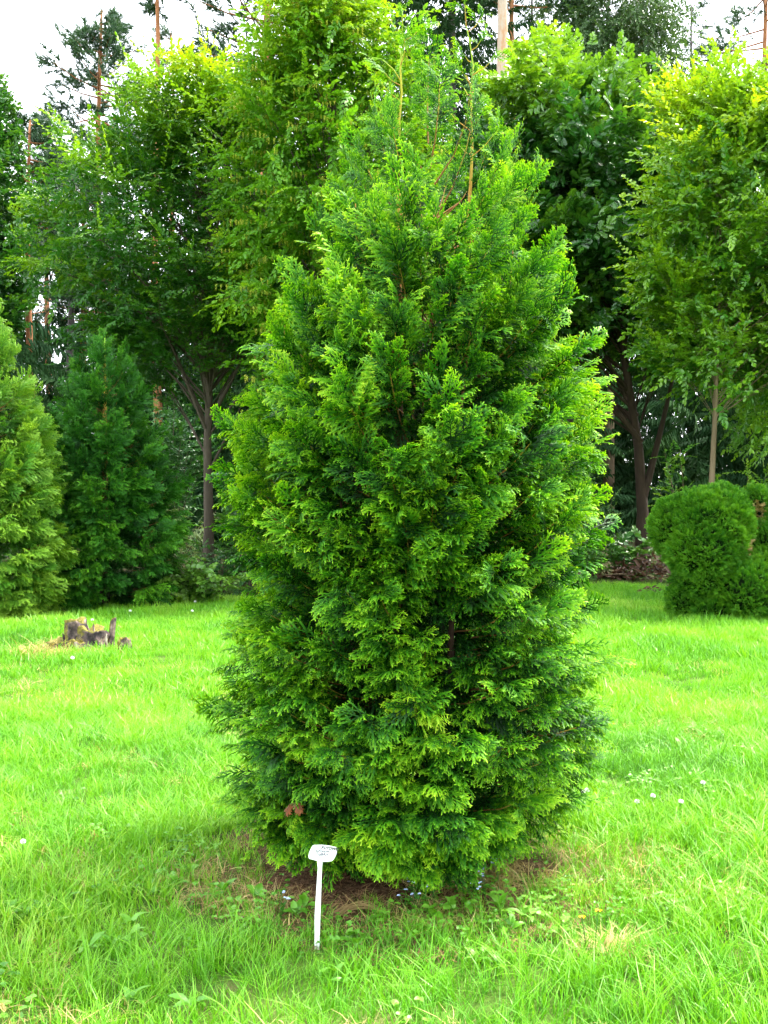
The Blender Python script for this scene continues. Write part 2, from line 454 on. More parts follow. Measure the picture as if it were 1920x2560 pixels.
def catkin_twig(seed, mat):
    r = random.Random(seed); mb = MB()
    for k in range(4):
        x = .06 + .09 * k
        L = r.uniform(.08, .14)
        c = np.array((x, r.uniform(-.03, .03), -.01))
        for j in range(5):
            z = -L * j / 5
            w = .022 * (1 - .10 * j)
            for a in (0, 2.1, 4.2):
                a += j * .9
                d = np.array((math.cos(a), math.sin(a), -1.0))
                mb.add(*leaf_pts(c + np.array((0, 0, z)), d, np.array((math.cos(a), math.sin(a), .5)), w * 1.8, w, 'oval', r, j / 5))
    return mb.mesh('fruit_catkins', mat)

def needle_tuft(seed, mat, n=34, L=.34, w=.020):
    r = random.Random(seed); mb = MB()
    for k in range(n):
        t = r.random()
        p = np.array((t * L * .8, 0, 0))
        a = r.uniform(0, 6.28); sp = r.uniform(.35, .95)
        d = norm(np.array((1.0 - .3 * sp, sp * math.cos(a), sp * math.sin(a))))
        s = norm(np.cross(d, np.array((r.uniform(-1, 1), r.uniform(-1, 1), r.uniform(-1, 1)))))
        l = L * r.uniform(.35, .6)
        mb.add([tuple(p - s * w * .5), tuple(p + s * w * .5), tuple(p + d * l)], [(0, 1, 2)], [t * .5, t * .5, .5 + .5 * t])
    return mb.mesh('needle_tuft', mat)

def spruce_bough(seed, mat, L=1.0):
    """a bough with hanging curtains of twigs"""
    r = random.Random(seed); mb = MB()
    for k in range(16):
        t = (k + .5) / 16
        for sd in (-1, 1):
            p = np.array((L * t, 0, -.12 * L * t * t))
            l = L * (.38 * (1 - .7 * t)) * r.uniform(.7, 1.2)
            d = norm(np.array((.5, sd * r.uniform(.35, .8), -r.uniform(.3, 1.4))))
            s = norm(np.cross(d, np.array((r.uniform(-.4, .4), 1, .3))))
            w = .045 * L
            q = p + d * l * .55
            mb.add([tuple(p - s * w * .3), tuple(p + s * w * .3), tuple(q + s * w * .5), tuple(p + d * l + np.array((0, 0, -.1 * l))), tuple(q - s * w * .5)], [(0, 1, 2, 3, 4)], [t * .4, t * .4, .4, .8, .4])
            for z in range(3):
                b = p + d * l * (.25 + .25 * z)
                d2 = norm(d + np.array((r.uniform(-.6, .6), r.uniform(-.6, .6), r.uniform(-.9, 0))))
                s2 = norm(np.cross(d2, np.array((r.uniform(-1, 1), r.uniform(-1, 1), .3))))
                e = b + d2 * l * .4
                mb.add([tuple(b - s2 * w * .35), tuple(b + s2 * w * .35), tuple(e)], [(0, 1, 2)], [.3, .3, .9])
    return mb.mesh('spruce_bough', mat)

def grass_tuft(seed, mat, n=26, rad=.07, h=(.05, .13), w=.0035, lean=.5, seg=3):
    r = random.Random(seed); mb = MB()
    for k in range(n):
        a = r.uniform(0, 6.28); rr = rad * math.sqrt(r.random())
        p = np.array((rr * math.cos(a), rr * math.sin(a), -.01))
        hh = r.uniform(*h); b = r.uniform(0, 6.28); le = hh * lean * r.uniform(.2, 1.4)
        dv = np.array((math.cos(b), math.sin(b), 0))
        sv = np.array((-math.sin(b), math.cos(b), 0)); c = r.uniform(-.9, .9)
        sv = norm(sv * math.cos(c) + dv * math.sin(c))
        pts = []; ws = []
        for i in range(seg + 1):
            t = i / seg
            pts.append(p + dv * le * t ** 2 + np.array((0, 0, hh * (t - .25 * lean * t ** 3))))
            ws.append(w * (1 - .85 * t ** 1.5) * r.uniform(.85, 1.15))
        mb.strip(pts, ws, sv, [i / seg for i in range(seg + 1)])
    return mb.mesh('grass_tuft', mat)

SPRAY = [thuja_spray(s, M['thuja']) for s in range(10)]
SPRAY_D = [thuja_spray(s + 20, M['thuja_dark'], detail=False) for s in range(6)]
SPRAY_O = [thuja_spray(s + 30, M['thuja_olive'], detail=False) for s in range(6)]
SPRAY_T = [thuja_spray(s + 40, M['topiary'], L=.16, detail=False) for s in range(6)]
TW = {}
TW['hornbeam'] = [leafy_twig(s, M['hornbeam'], 12, .42, .095, .58, 'oval', .25) for s in range(8)]
TW['hornbeam_fruit'] = [leafy_twig(s + 10, M['hornbeam_fruit'], 12, .40, .10, .56, 'oval', .45) for s in range(8)]
TW['catkin'] = [catkin_twig(s, M['catkin']) for s in range(5)]
TW['oak'] = [leafy_twig(s + 20, M['oak'], 9, .26, .135, .62, 'oak', .10, 75) for s in range(8)]
TW['young'] = [leafy_twig(s + 30, M['young'], 12, .42, .095, .62, 'oval', .12) for s in range(8)]
TW['shoot'] = [leafy_twig(s + 40, M['young'], 15, .75, .095, .62, 'round', .05, 60) for s in range(5)]
TW['hshoot'] = [leafy_twig(s + 45, M['hornbeam'], 15, .75, .095, .62, 'oval', .12, 60) for s in range(5)]
TW['shrub'] = [leafy_twig(s + 50, M['shrub'], 8, .32, .11, .8, 'round', .2, 60) for s in range(6)]
TW['small'] = [leafy_twig(s + 60, M['shrub'], 11, .30, .06, .65, 'oval', .15, 55) for s in range(6)]
TW['pale'] = [leafy_twig(s + 70, M['pale'], 13, .36, .06, .35, 'oval', .25, 50) for s in range(6)]
TW['birch'] = [leafy_twig(s + 80, M['birch'], 14, .6, .075, .75, 'oval', .2, 45) for s in range(6)]
TW['pine'] = [needle_tuft(s, M['needle']) for s in range(6)]
TW['spruce'] = [spruce_bough(s, M['spruce']) for s in range(6)]

# ------------------------------------------------------------------ the arborvitae in the middle
def bez(a, b, c, t): return (1 - t) ** 2 * a + 2 * t * (1 - t) * b + t * t * c

def arborvitae(name, label, base, prof, n_br, per, variants, key, mats, seed, sscale=1.0, leaders=(), picked=0, inner=800, group=None, tint0=0.0, up_k=1.0, top_thin=0.0):
    """prof: list of (z, centre x offset, radius)"""
    rg = np.random.default_rng(seed); r = random.Random(seed)
    root = thing(name, base, label, 'tree', group)
    pz = np.array([p[0] for p in prof]); pc = np.array([p[1] for p in prof]); pr = np.array([p[2] for p in prof])
    ztop = pz.max(); zbot = pz.min()
    # stems
    for li, (pts, r0, r1) in enumerate(leaders):
        zz = [p[2] for p in pts]
        tips = [min(1, max(0, (z / ztop) ** 1.4)) for z in zz]
        st_ = MB(); st_.tube([np.array(p) for p in pts], [r1 + (r0 - r1) * (1 - max(z, 0) / zz[-1]) ** 1.15 * .9 for z in zz], 7, tips)
        st_.build('trunk' if li < 2 else 'stem', mats[0], root)
    if not leaders:
        trunk = MB()
        zz = np.linspace(-.15, ztop * .96, 8)
        trunk.tube([np.array((0, 0, z)) for z in zz], [.09 * (1 - .9 * max(z, 0) / ztop) for z in zz], 7)
        trunk.build('trunk', mats[0], root)
    P, D, N, T, V, PX = [], [], [], [], [], []
    twigs = MB()
    area = pr * 1.0
    zs = np.linspace(zbot, ztop - .05, 300); w = np.interp(zs, pz, pr) + .03; w = w * (1 - top_thin * sstep(.66, .90, zs / ztop)); w = w / w.sum()
    ph = r.uniform(0, 6.28)
    for i in range(n_br):
        z = rg.choice(zs, p=w) + rg.uniform(-.03, .03)
        a = rg.uniform(0, 2 * math.pi)
        R = np.interp(z, pz, pr); cx = np.interp(z, pz, pc)
        lump = .95 + .06 * math.sin(3 * a + 2.3 * z + ph) * math.sin(2.1 * z + a) + rg.normal(0, .06)
        R = R * lump * (1 if rg.random() > .06 else 1.10)
        out = np.array((math.cos(a), math.sin(a), 0))
        f = (z - zbot) / (ztop - zbot)
        rise = (-.05 + .80 * f) * up_k + rg.uniform(0, .2)
        tip = np.array((cx, 0, z)) + out * R
        k = rg.uniform(.35, .6) * min(1, R / .4 + .25)
        start = np.array((cx * .9, 0, z)) + out * max(.03, R - .55 * k - .18) - np.array((0, 0, rise * .45 + .05))
        start[2] = max(start[2], .06)
        mid = (start + tip) * .5 + out * .08 - np.array((0, 0, .05))
        mid[2] = max(mid[2], .05)
        pts = [bez(start, mid, tip, t) for t in (0, .33, .66, .9)]
        twigs.tube(pts, [.005, .004, .003, .0015], 3, [0.05 + .5 * f, .3 + .3 * f, .6 + .3 * f, 1], cap=False)
        rot = rg.uniform(-1, 1) * (.35 + .8 * f)
        tang = norm(np.cross(out, np.array((0, 0, 1.0))))
        latv = norm(tang * math.cos(rot) + np.array((0, 0, 1.0)) * math.sin(rot))
        btint = rg.normal(0, .10)
        for j in range(per):
            t = 1 - (j / per) ** 1.15 * .80
            p = bez(start, mid, tip, t)
            ax = norm(bez(start, mid, tip, min(1, t + .05)) - bez(start, mid, tip, t - .05))
            sd = (-1 if j % 2 else 1) if j else 0
            d = norm(ax * .75 + latv * sd * rg.uniform(.4, .9) + out * .35 + rg.normal(0, .14, 3) + np.array((0, 0, .30 * f - .42 * (1 - f))))
            nrm = norm(np.array((0, 0, 1.0)) * (.95 - .45 * f) + out * .40 + np.cross(ax, latv) * (.18 + .35 * f) + rg.normal(0, .24, 3))
            if nrm[2] < 0: nrm = -nrm
            rf = np.hypot(p[0] - cx, p[1]) / max(R, .05)
            P.append(p); D.append(d); N.append(nrm); T.append(btint + tint0 - .06 + .24 * rg.random() - .16 * (j / per)); V.append((.72 + .5 * rg.random()) * (1.0 if j else 1.12) * (1 - .38 * max(0, f - .62) / .38)); PX.append(rf + .15 * (j == 0))  # tint also drops for deeper sprays, putting gap shade into their colour
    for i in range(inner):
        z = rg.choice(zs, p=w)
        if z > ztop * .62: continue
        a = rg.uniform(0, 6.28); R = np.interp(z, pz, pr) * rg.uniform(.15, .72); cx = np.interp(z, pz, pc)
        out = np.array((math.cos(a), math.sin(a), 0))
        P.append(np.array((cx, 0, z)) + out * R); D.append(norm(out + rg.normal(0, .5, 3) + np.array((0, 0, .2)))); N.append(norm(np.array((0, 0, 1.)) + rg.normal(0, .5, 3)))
        T.append(tint0 - .45 + .2 * rg.random()); V.append(1.15); PX.append(0)  # inner sprays tinted dark to paint the shade in the crown's gaps
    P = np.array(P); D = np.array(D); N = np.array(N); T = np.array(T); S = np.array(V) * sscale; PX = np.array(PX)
    P[:, 2] = np.maximum(P[:, 2], .05)
    R_ = frames(D, N)
    crown = twigs.build('crown', mats[1], root)
    idx = rg.integers(0, len(variants), len(P))
    pick = np.zeros(len(P), bool)
    if picked:
        # the sprays that show largest: outermost ones on the side towards the path
        vis = PX + (P[:, 1] < -.1) * .6 - P[:, 1] * .5 + rg.random(len(P)) * .35
        pick[np.argsort(-vis)[:picked]] = True
        for i in np.nonzero(pick)[0]:
            o = bpy.data.objects.new('spray', variants[idx[i]])
            mm = np.eye(4); mm[:3, :3] = R_[i] * S[i]; mm[:3, 3] = P[i]
            COL.objects.link(o); o.parent = crown
            o.matrix_local = Matrix(mm.tolist())
            o['tint'] = float(T[i])
    k = ~pick
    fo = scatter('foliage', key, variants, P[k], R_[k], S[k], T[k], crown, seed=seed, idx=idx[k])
    fo['kind'] = 'stuff'
    return root, crown

TREE_D = 4.55
k_ = 1.157 / FPX * TREE_D
rows = [(60, 930, 6), (130, 935, 50), (200, 930, 105), (300, 935, 160), (400, 940, 205), (500, 940, 245), (600, 925, 278), (700, 905, 318), (800, 908, 338), (900, 898, 378), (1000, 898, 385),
        (1100, 893, 380), (1200, 890, 372), (1300, 898, 378), (1400, 900, 385), (1500, 888, 395), (1600, 885, 398), (1700, 868, 365), (1780, 870, 275), (1830, 862, 190), (1860, 860, 130)]
BX = (890 * 1.157 - 960) / FPX * TREE_D
prof = []
gz = Hf(BX, TREE_D)
for (yd, cx, hw) in rows:
    z = CAM_H - (yd * 1.157 - 1280) / FPX * TREE_D
    prof.append((max(z - gz, .10), (cx - 890) * k_, hw * k_ * .905))
prof = sorted(prof)
base = Vector((BX, TREE_D, gz))
def lp(xd, yd, dy=0.0):
    """leader point from the photograph's displayed pixel, local to the tree base"""
    p = px(xd * 1.157, yd * 1.157, TREE_D + dy)
    return (p.x - base.x, dy, p.z - base.z)
leaders = [
    ([(-.02, 0, -.15), (-.05, 0, .3), (-.06, 0, 1.2), lp(862, 700), lp(860, 470), lp(862, 380), lp(866, 320), lp(862, 260), lp(868, 200), lp(865, 150), lp(870, 90), lp(869, 18)], .045, .0025),
    ([(.05, .03, -.15), (.08, .03, .3), (.14, .02, 1.2), lp(1005, 800), lp(1012, 470), lp(1018, 380), lp(1020, 320), lp(1018, 250), lp(1018, 190), lp(1022, 140), lp(1015, 90), lp(1006, 50)], .040, .0025),
    ([(0, -.05, .2), (-.2, -.2, .9), lp(760, 850, -.3), lp(750, 780, -.28), lp(765, 600, -.25), lp(772, 500, -.2), lp(768, 440, -.2)], .02, .002),
    ([(0, -.08, .2), (.15, -.3, .8), lp(988, 960, -.5), lp(1000, 850, -.48), lp(1020, 700, -.42), lp(1018, 580, -.35), lp(1015, 480, -.3)], .022, .002),
    ([(.1, 0, .5), (.3, 0, 1.4), lp(1095, 700), lp(1110, 520), lp(1100, 420)], .016, .002),
    ([(-.1, -.1, .4), (-.3, -.2, 1.1), lp(730, 800, -.3), lp(735, 680, -.3), lp(700, 560, -.25)], .014, .002),
    ([(-.1, -.1, .3), (-.35, -.2, 1.0), lp(612, 800, -.1), lp(615, 700, -.1)], .012, .002),
]
root, crown = arborvitae('arborvitae_tree', 'tall feathery bright green arborvitae with two bare leader tips, behind the white plant label', base, prof, 600, 14, SPRAY, 'spray', (M['bark_thuja'], M['twig_thuja']), 3, 1.12, leaders, picked=300, inner=2600, top_thin=.74)

# side shoots on the two bare leaders: thin twigs with a few open sprays
def leader_shoots():
    rg = np.random.default_rng(12)
    mb = MB(); P, D, N, T, S = [], [], [], [], []
    for pts in (leaders[0][0], leaders[1][0], leaders[2][0], leaders[4][0]):
        pts = [np.array(p) for p in pts if p[2] > 2.45]
        for a, b in zip(pts[:-1], pts[1:]):
            for _ in range(2):
                t = rg.random(); p = a + (b - a) * t
                an = rg.uniform(0, 6.28)
                ln_ = rg.uniform(.08, .24) * (1.25 - .75 * (p[2] - 2.3) / 1.5)
                d = norm(np.array((math.cos(an), math.sin(an) * .7, rg.uniform(.5, 1.1))))
                q = p + d * ln_
                mb.tube([p, p + d * ln_ * .5 + np.array((0, 0, -.012)), q], [.0028, .0022, .0015], 4, [.65, .8, 1], cap=False)
                for j in range(4):
                    P.append(p + d * ln_ * (.55 + .16 * j)); D.append(norm(d + rg.normal(0, .5, 3))); N.append(norm(np.array((0, -.3, 1.)) + rg.normal(0, .5, 3)))
                    T.append(.15 + .2 * rg.random()); S.append(rg.uniform(.4, .7))
    # one long arching shoot from the second leader, as in the photograph
    arch = [lp(1018, 190), lp(1008, 165), lp(985, 143), lp(955, 132), lp(925, 148), lp(910, 165)]
    mb.tube([np.array(p) for p in arch], [.003, .0026, .0022, .002, .0016, .001], 4, [.8, .85, .9, .95, 1, 1], cap=False)
    arch2 = [lp(866, 175), lp(850, 150), lp(825, 128), lp(795, 122)]
    mb.tube([np.array(p) for p in arch2], [.003, .0024, .0018, .001], 4, [.85, .9, 1, 1], cap=False)
    for ar in (arch, arch2):
        for p, q in zip(ar[1:-1], ar[2:]):
            p = np.array(p); q = np.array(q)
            P.append(q); D.append(norm(q - p + rg.normal(0, .02, 3))); N.append(np.array((0, -.4, 1.))); T.append(.3); S.append(.32)
    mb.build('twig', M['bark_thuja'], crown)
    s = scatter('shoot_tips', 'spray', SPRAY, P, frames(np.array(D), np.array(N)), S, T, crown, seed=5)
    s['kind'] = 'stuff'
leader_shoots()
for i, (xd, yd, dy) in enumerate(((627, 1735, -.45), (640, 1728, -.47))):
    o = bpy.data.objects.new('dead_spray', None) if False else bpy.data.objects.new('dead_spray', thuja_spray(90 + i, M['dead_spray'], .06))
    COL.objects.link(o); o.parent = crown; p = lp(xd, yd, dy - .1); o.location = p
    o.rotation_euler = (.5, .5 + .4 * i, -1.8 + .6 * i)
    o['label'] = 'rust orange dead spray low on the left side'

# ------------------------------------------------------------------ the two arborvitae by the left wood edge
def small_prof(h, rmax, zb=.08):
    return [(zb, 0, rmax * .75), (h * .12, 0, rmax), (h * .3, 0, rmax * .98), (h * .5, 0, rmax * .80), (h * .7, 0, rmax * .55), (h * .85, 0, rmax * .32), (h * .95, 0, rmax * .12), (h, 0, rmax * .03)]
d = 17.0; b = px(262, 0, d); b.z = Hf(b.x, d)
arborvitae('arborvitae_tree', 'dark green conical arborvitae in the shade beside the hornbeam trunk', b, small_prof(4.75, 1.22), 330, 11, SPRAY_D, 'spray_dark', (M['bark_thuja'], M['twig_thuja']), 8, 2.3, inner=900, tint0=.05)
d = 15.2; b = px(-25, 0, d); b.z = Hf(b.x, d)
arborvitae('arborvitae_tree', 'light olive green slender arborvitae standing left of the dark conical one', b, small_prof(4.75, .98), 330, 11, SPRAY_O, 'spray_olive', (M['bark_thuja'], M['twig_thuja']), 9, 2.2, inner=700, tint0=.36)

# ------------------------------------------------------------------ broad-leaved trees
def broadleaf(name, label, base, trunk, r0, cc, cr, n_br, n_sub, n_tw, twigs, key, bark, seed, tscale=1.0, cat='tree', group=None, droop=.0, extra=None, shoots=None, tint_top=.5, tint0=.0, rise=.35, low=.25, forks=(), fill=2000, lt=1.0):
    """trunk: local polyline; cc, cr: crown centre and radii (local). Branches run from the trunk to the crown's hull, twigs sit along their side branches."""
    rg = np.random.default_rng(seed)
    root = thing(name, base, label, cat, group)
    tr = [np.array(p, float) for p in trunk]
    tb = MB(); n = len(tr)
    tt = np.linspace(0, 1, n)
    tb.tube(tr, [r0 * (1.25 if i == 0 else 1) * (1 - .88 * tt[i]) for i in range(n)], 9)
    for (a, bq, cq, rr) in forks:
        a, bq, cq = map(lambda q: np.array(q, float), (a, bq, cq))
        fk = MB(); fk.tube([bez(a, bq, cq, t) for t in np.linspace(0, 1, 6)], [rr * (1 - .8 * t) for t in np.linspace(0, 1, 6)], 7); fk.build('fork', bark, root)
    tb.build('trunk', bark, root)
    zt = np.array([p[2] for p in tr]); xt = np.array([p[0] for p in tr]); yt = np.array([p[1] for p in tr])
    cc = np.array(cc, float); cr = np.array(cr, float)
    lm = MB(); P, D, N, T, S = [], [], [], [], []; PS, DS, NS, TS = [], [], [], []
    for i in range(n_br):
        u = norm(rg.normal(0, 1, 3)); u[2] = u[2] if u[2] > -.75 else -u[2]
        tgt = cc + cr * u * rg.uniform(.72, 1.0) * (1 + .10 * math.sin(5 * u[0] + 3 * u[2] + seed) + .08 * math.sin(9 * u[1] + seed))
        rad = np.hypot(tgt[0] - cc[0], tgt[1] - cc[1])
        z0 = tgt[2] - rise * rad - rg.uniform(.2, 1.2) - .15 * cr[2]
        z0 = min(max(z0, zt[-1] * low), zt[-1] * .93)
        s = np.array((np.interp(z0, zt, xt), np.interp(z0, zt, yt), z0))
        m = (s + tgt) * .5 + np.array((0, 0, .15 * rad + .2)) + rg.normal(0, .15, 3)
        L = np.linalg.norm(tgt - s)
        tq = np.linspace(0, 1, 5)
        lm.tube([bez(s, m, tgt, t) for t in tq], [lt * (.006 + .006 * L) * (1 - .85 * t) for t in tq], 5, cap=False)
        btint = rg.normal(0, .08)
        for j in range(n_sub):
            t = .30 + .70 * (j + rg.random()) / n_sub
            p = bez(s, m, tgt, t); ax = norm(bez(s, m, tgt, min(1, t + .05)) - bez(s, m, tgt, t - .05))
            sd = 1 if j % 2 else -1
            lat = norm(np.cross(ax, np.array((0, 0, 1.)))) * sd
            d = norm(ax * .8 + lat * rg.uniform(.3, 1.1) + rg.normal(0, .25, 3) + np.array((0, 0, .12 - droop)))
            ls = rg.uniform(.45, 1.0) * (.55 + .12 * L) * (1.25 - .5 * t)
            e = p + d * ls + np.array((0, 0, -droop * ls * .6))
            lm.tube([p, p + d * ls * .5, e], [.006, .004, .002], 3, cap=False)
            for q in range(n_tw):
                f = .15 + .85 * (q + rg.random()) / n_tw
                pp = p + (e - p) * f
                s2 = 1 if q % 2 else -1
                l2 = norm(np.cross(d, np.array((0, 0, 1.)))) * s2
                dd = norm(d * .7 + l2 * rg.uniform(.2, .9) + rg.normal(0, .22, 3) + np.array((0, 0, .05 - droop)))
                P.append(pp); D.append(dd)
                N.append(norm(np.array((0, 0, 1.)) + rg.normal(0, .55, 3)))
                hz = (pp[2] - (cc[2] - cr[2])) / (2 * cr[2])
                rel = np.linalg.norm((pp - cc) / cr)
                age = max(0, rel - .55) * (.25 + 1.3 * max(0, hz - .25))       # fresh growth at branch ends, plus a sunlit crown top put into the tint
                T.append(tint0 + .18 + btint + .14 * rg.random() + tint_top * age); S.append(tscale * rg.uniform(.75, 1.15))
            if shoots and t > .82 and u[2] > -.35 and rg.random() < .75:
                PS.append(e); DS.append(norm(d * .55 + np.array((0, 0, .75 if shoots != 'hshoot' else .25)) + rg.normal(0, .15, 3))); NS.append(norm(rg.normal(0, .5, 3) + np.array((0, -.5, .6)))); TS.append(.48 + tint_top * .22 * max(0, u[2]) + .2 * rg.random())
    lm.build('limbs', bark, root)['kind'] = 'stuff'
    clump = [norm(rg.normal(0, 1, 3)) * rg.random() ** .4 for _ in range(60)]
    for i in range(fill):
        c_ = clump[rg.integers(60)]; v = c_ + rg.normal(0, .13, 3)
        if np.linalg.norm(v) > 1: v = v / np.linalg.norm(v)
        P.append(cc + cr * v); D.append(norm(v * .6 + rg.normal(0, .5, 3) + np.array((0, 0, .1 - droop)))); N.append(norm(np.array((0, 0, 1.)) + rg.normal(0, .6, 3)))
        T.append(tint0 + .15 + .2 * rg.random() + tint_top * max(0, v[2] - .3) * .5); S.append(tscale * rg.uniform(.8, 1.2))  # tint lifted toward the crown top, painting it as lit from above
    Pn = np.array(P)
    scatter('crown', key, twigs, Pn, frames(np.array(D), np.array(N)), np.array(S) * 1.22, T, root, seed=seed)
    if shoots:
        scatter('leading_shoots', shoots, TW[shoots], PS, frames(np.array(DS), np.array(NS)), [tscale * rg.uniform(.7, 1.2) for _ in PS], TS, root, seed=seed)
    if extra:
        sel = np.nonzero(rg.random(len(P)) < .22)[0]
        DD = np.array(D)[sel]; DD[:, 2] = 0
        scatter('fruit_catkins', extra, TW[extra], Pn[sel], frames(DD, np.array([[0, 0, 1.]] * len(sel))), rg.uniform(.6, 1.1, len(sel)), [.3 + .5 * v for v in rg.random(len(sel))], root, seed=seed + 1)
    return root

def at(xp, dd):
    p = px(xp, 0, dd); p.z = Hf(p.x, dd); return p

# hornbeam at the left
d = 21.0; b = at(522, d)
zc = lambda yp, dd, b_: CAM_H - (yp - 1280) / FPX * dd - b_.z
mx_ = lambda n_, dd: n_ / FPX * dd
broadleaf('hornbeam_tree', 'spreading dark leaved hornbeam with slim brown trunk beside the dark arborvitae', b,
          [(-.03, 0, -.2), (0, 0, 1.2), (-.03, 0, 3.0), (.05, 0, 5.2), (0, 0, 7.5), (.1, 0, 9.6)], .13,
          (-.25, 0, 7.1), (3.6, 3.0, 3.4), 82, 8, 7, TW['hornbeam'], 'hornbeam', M['bark_grey'], 11, 1.0, shoots='hshoot', tint_top=.75,
          forks=[((0, 0, 3.2), (-.5, 0, 4.4), (-1.3, .2, 6.2), .07), ((0, 0, 4.0), (-.3, .2, 5.2), (-.7, .1, 7.0), .06), ((0, 0, 3.5), (.6, -.2, 4.3), (1.2, 0, 6.0), .05), ((0, 0, 2.4), (.3, 0, 3.0), (.75, -.1, 3.9), .04)], low=.28)
# hornbeam with fruit behind the arborvitae
d = 18.5; b = at(850, d)
broadleaf('hornbeam_tree', 'yellow green hornbeam hung with pale fruit catkins, behind the feathery arborvitae', b,
          [(0, 0, -.2), (.03, 0, 2), (-.25, 0, 5), (-.2, 0, 8), (.1, 0, 12)], .13,
          (-.1, 0, 7.0), (2.1, 1.9, 4.6), 66, 8, 7, TW['hornbeam_fruit'], 'hornbeam_fruit', M['bark_grey'], 12, 1.0, extra='catkin', tint_top=.6, tint0=.0, droop=.22)
# oak right of the middle
d = 23.6; b = at(1603, d)
broadleaf('oak_tree', 'broad oak with glossy lobed leaves and thick dark trunk above the leaf pile', b,
          [(0, 0, -.2), (.04, 0, 1.4), (-.05, .05, 3.0), (-.45, 0, 5.4), (-.9, 0, 8.2), (-1.0, 0, 10.9)], .17,
          (-1.45, 0, 8.2), (3.7, 2.9, 3.9), 90, 8, 7, TW['oak'], 'oak', M['bark_dark'], 13, 1.2, tint_top=.6,
          forks=[((.03, 0, 1.7), (.5, 0, 3.4), (1.0, 0, 5.8), .10), ((0, 0, 3.1), (-.9, -.2, 4.2), (-2.2, -.2, 5.8), .08), ((-.1, 0, 3.7), (-.9, .2, 5.2), (-1.8, .2, 7.4), .07)], low=.3)
# younger tree at the right with upright shoots
d = 17.6; b = at(1770, d)
broadleaf('beech_tree', 'young slender trunked tree with yellow green upright shoots behind the clipped topiary', b,
          [(0, 0, -.2), (.02, 0, 1.2), (.12, 0, 3.2), (.2, 0, 5.5), (.25, 0, 9.0)], .075,
          (.85, 0, 6.1), (1.95, 1.9, 3.4), 72, 8, 7, TW['young'], 'young', M['bark_smooth'], 14, 1.0, shoots='shoot', tint_top=.8, tint0=.08, rise=.2, low=.36, lt=.38)
# second young tree further right, filling the right edge of the wood
d = 21.5; b = at(2080, d)
broadleaf('beech_tree', 'leafy young tree at the wood edge beyond the slender trunked one', b,
          [(0, 0, -.2), (.02, 0, 1.2), (.1, 0, 3.2), (0, 0, 6), (.1, 0, 10.2)], .09,
          (-.3, 0, 6.6), (2.4, 2.2, 4.4), 60, 8, 7, TW['young'], 'young', M['bark_smooth'], 15, 1.0, shoots='shoot', tint_top=.8, tint0=.06, rise=.2, low=.3, lt=.45)
# small birch-like tree behind the oak: thin pale top
d = 25.0; b = at(1420, d)
broadleaf('oak_tree', 'loose crowned oak showing pale leaves between the pine trunks and the glossy oak', b,
          [(0, 0, -.2), (.1, 0, 3), (-.1, 0, 6), (.1, 0, 12.5)], .12,
          (0, 0, 8.6), (2.2, 2.0, 4.4), 52, 7, 6, TW['oak'], 'oak', M['bark_grey'], 16, 1.05, tint_top=.6, tint0=.08)
# tree at the far left edge
d = 36.0; b = at(0, d)
broadleaf('alder_tree', 'tall loose broad-leaved tree behind the olive green arborvitae', b,
          [(0, 0, -.2), (-.2, 0, 5), (-.5, 0, 10), (-.4, 0, 16)], .20,
          (-.7, 0, 10.6), (1.7, 1.8, 5.6), 46, 7, 6, TW['oak'], 'oak', M['bark_grey'], 17, 1.25, tint_top=.2)
# weeping birch behind the oak
d = 38.0; b = at(1520, d)
broadleaf('birch_tree', 'tall grey green birch with hanging twigs rising behind the oak', b,
          [(0, 0, -.2), (.1, 0, 7), (-.1, 0, 14), (.1, 0, 23)], .2,
          (0, 0, 17.5), (3.0, 2.6, 6.0), 60, 8, 6, TW['birch'], 'birch', M['bark_smooth'], 18, 1.3, tint_top=.2, droop=.75)

# ------------------------------------------------------------------ pines and spruces of the wood
def pine(xp, dd, h, r0, label, crown_from, crown_r, n_t, seed, bark='bark_pine', lean=0.0, group=None):
    rg = np.random.default_rng(seed); b = at(xp, dd)
    root = thing('pine_tree', b, label, 'tree', group)
    zz = np.linspace(-.2, h, 9)
    pts = [np.array((lean * max(z, 0) + .10 * math.sin(z * .35 + seed), 0, z)) for z in zz]
    mb = MB(); mb.tube(pts, [r0 * (1 - .80 * max(z, 0) / h) for z in zz], 10); mb.build('trunk', M[bark], root)
    lm = MB(); P, D, N, T, S = [], [], [], [], []
    nb = max(8, n_t // 14)
    for i in range(nb):
        f = (i + rg.random()) / nb
        z = crown_from + (h - crown_from) * f * .97
        a = rg.uniform(0, 6.28); L = crown_r * (math.sin(math.pi * (.18 + .80 * f)) ** .7) * rg.uniform(.6, 1.1)
        o = np.array((math.cos(a), math.sin(a), 0))
        s = np.array((np.interp(z, zz, [p[0] for p in pts]), 0, z)); e = s + o * L + np.array((0, 0, L * rg.uniform(-.15, .35)))
        lm.tube([s, (s + e) * .5 + np.array((0, 0, -.05 * L)), e], [.045, .03, .012], 4, cap=False)
        for j in range(14):
            t = .35 + .65 * rg.random() ** .7
            p = s + (e - s) * t + rg.normal(0, .16 + .05 * L, 3) * np.array((1, 1, .6))
            P.append(p); D.append(norm(o + rg.normal(0, .6, 3) + np.array((0, 0, .4)))); N.append(norm(rg.normal(0, .5, 3) + np.array((0, 0, 1.))))
            T.append(.2 + .35 * rg.random()); S.append(rg.uniform(1.5, 2.4))
    lm.build('limbs', M[bark], root)
    scatter('crown', 'pine', TW['pine'], P, frames(np.array(D), np.array(N)), S, T, root, seed=seed)
    return root

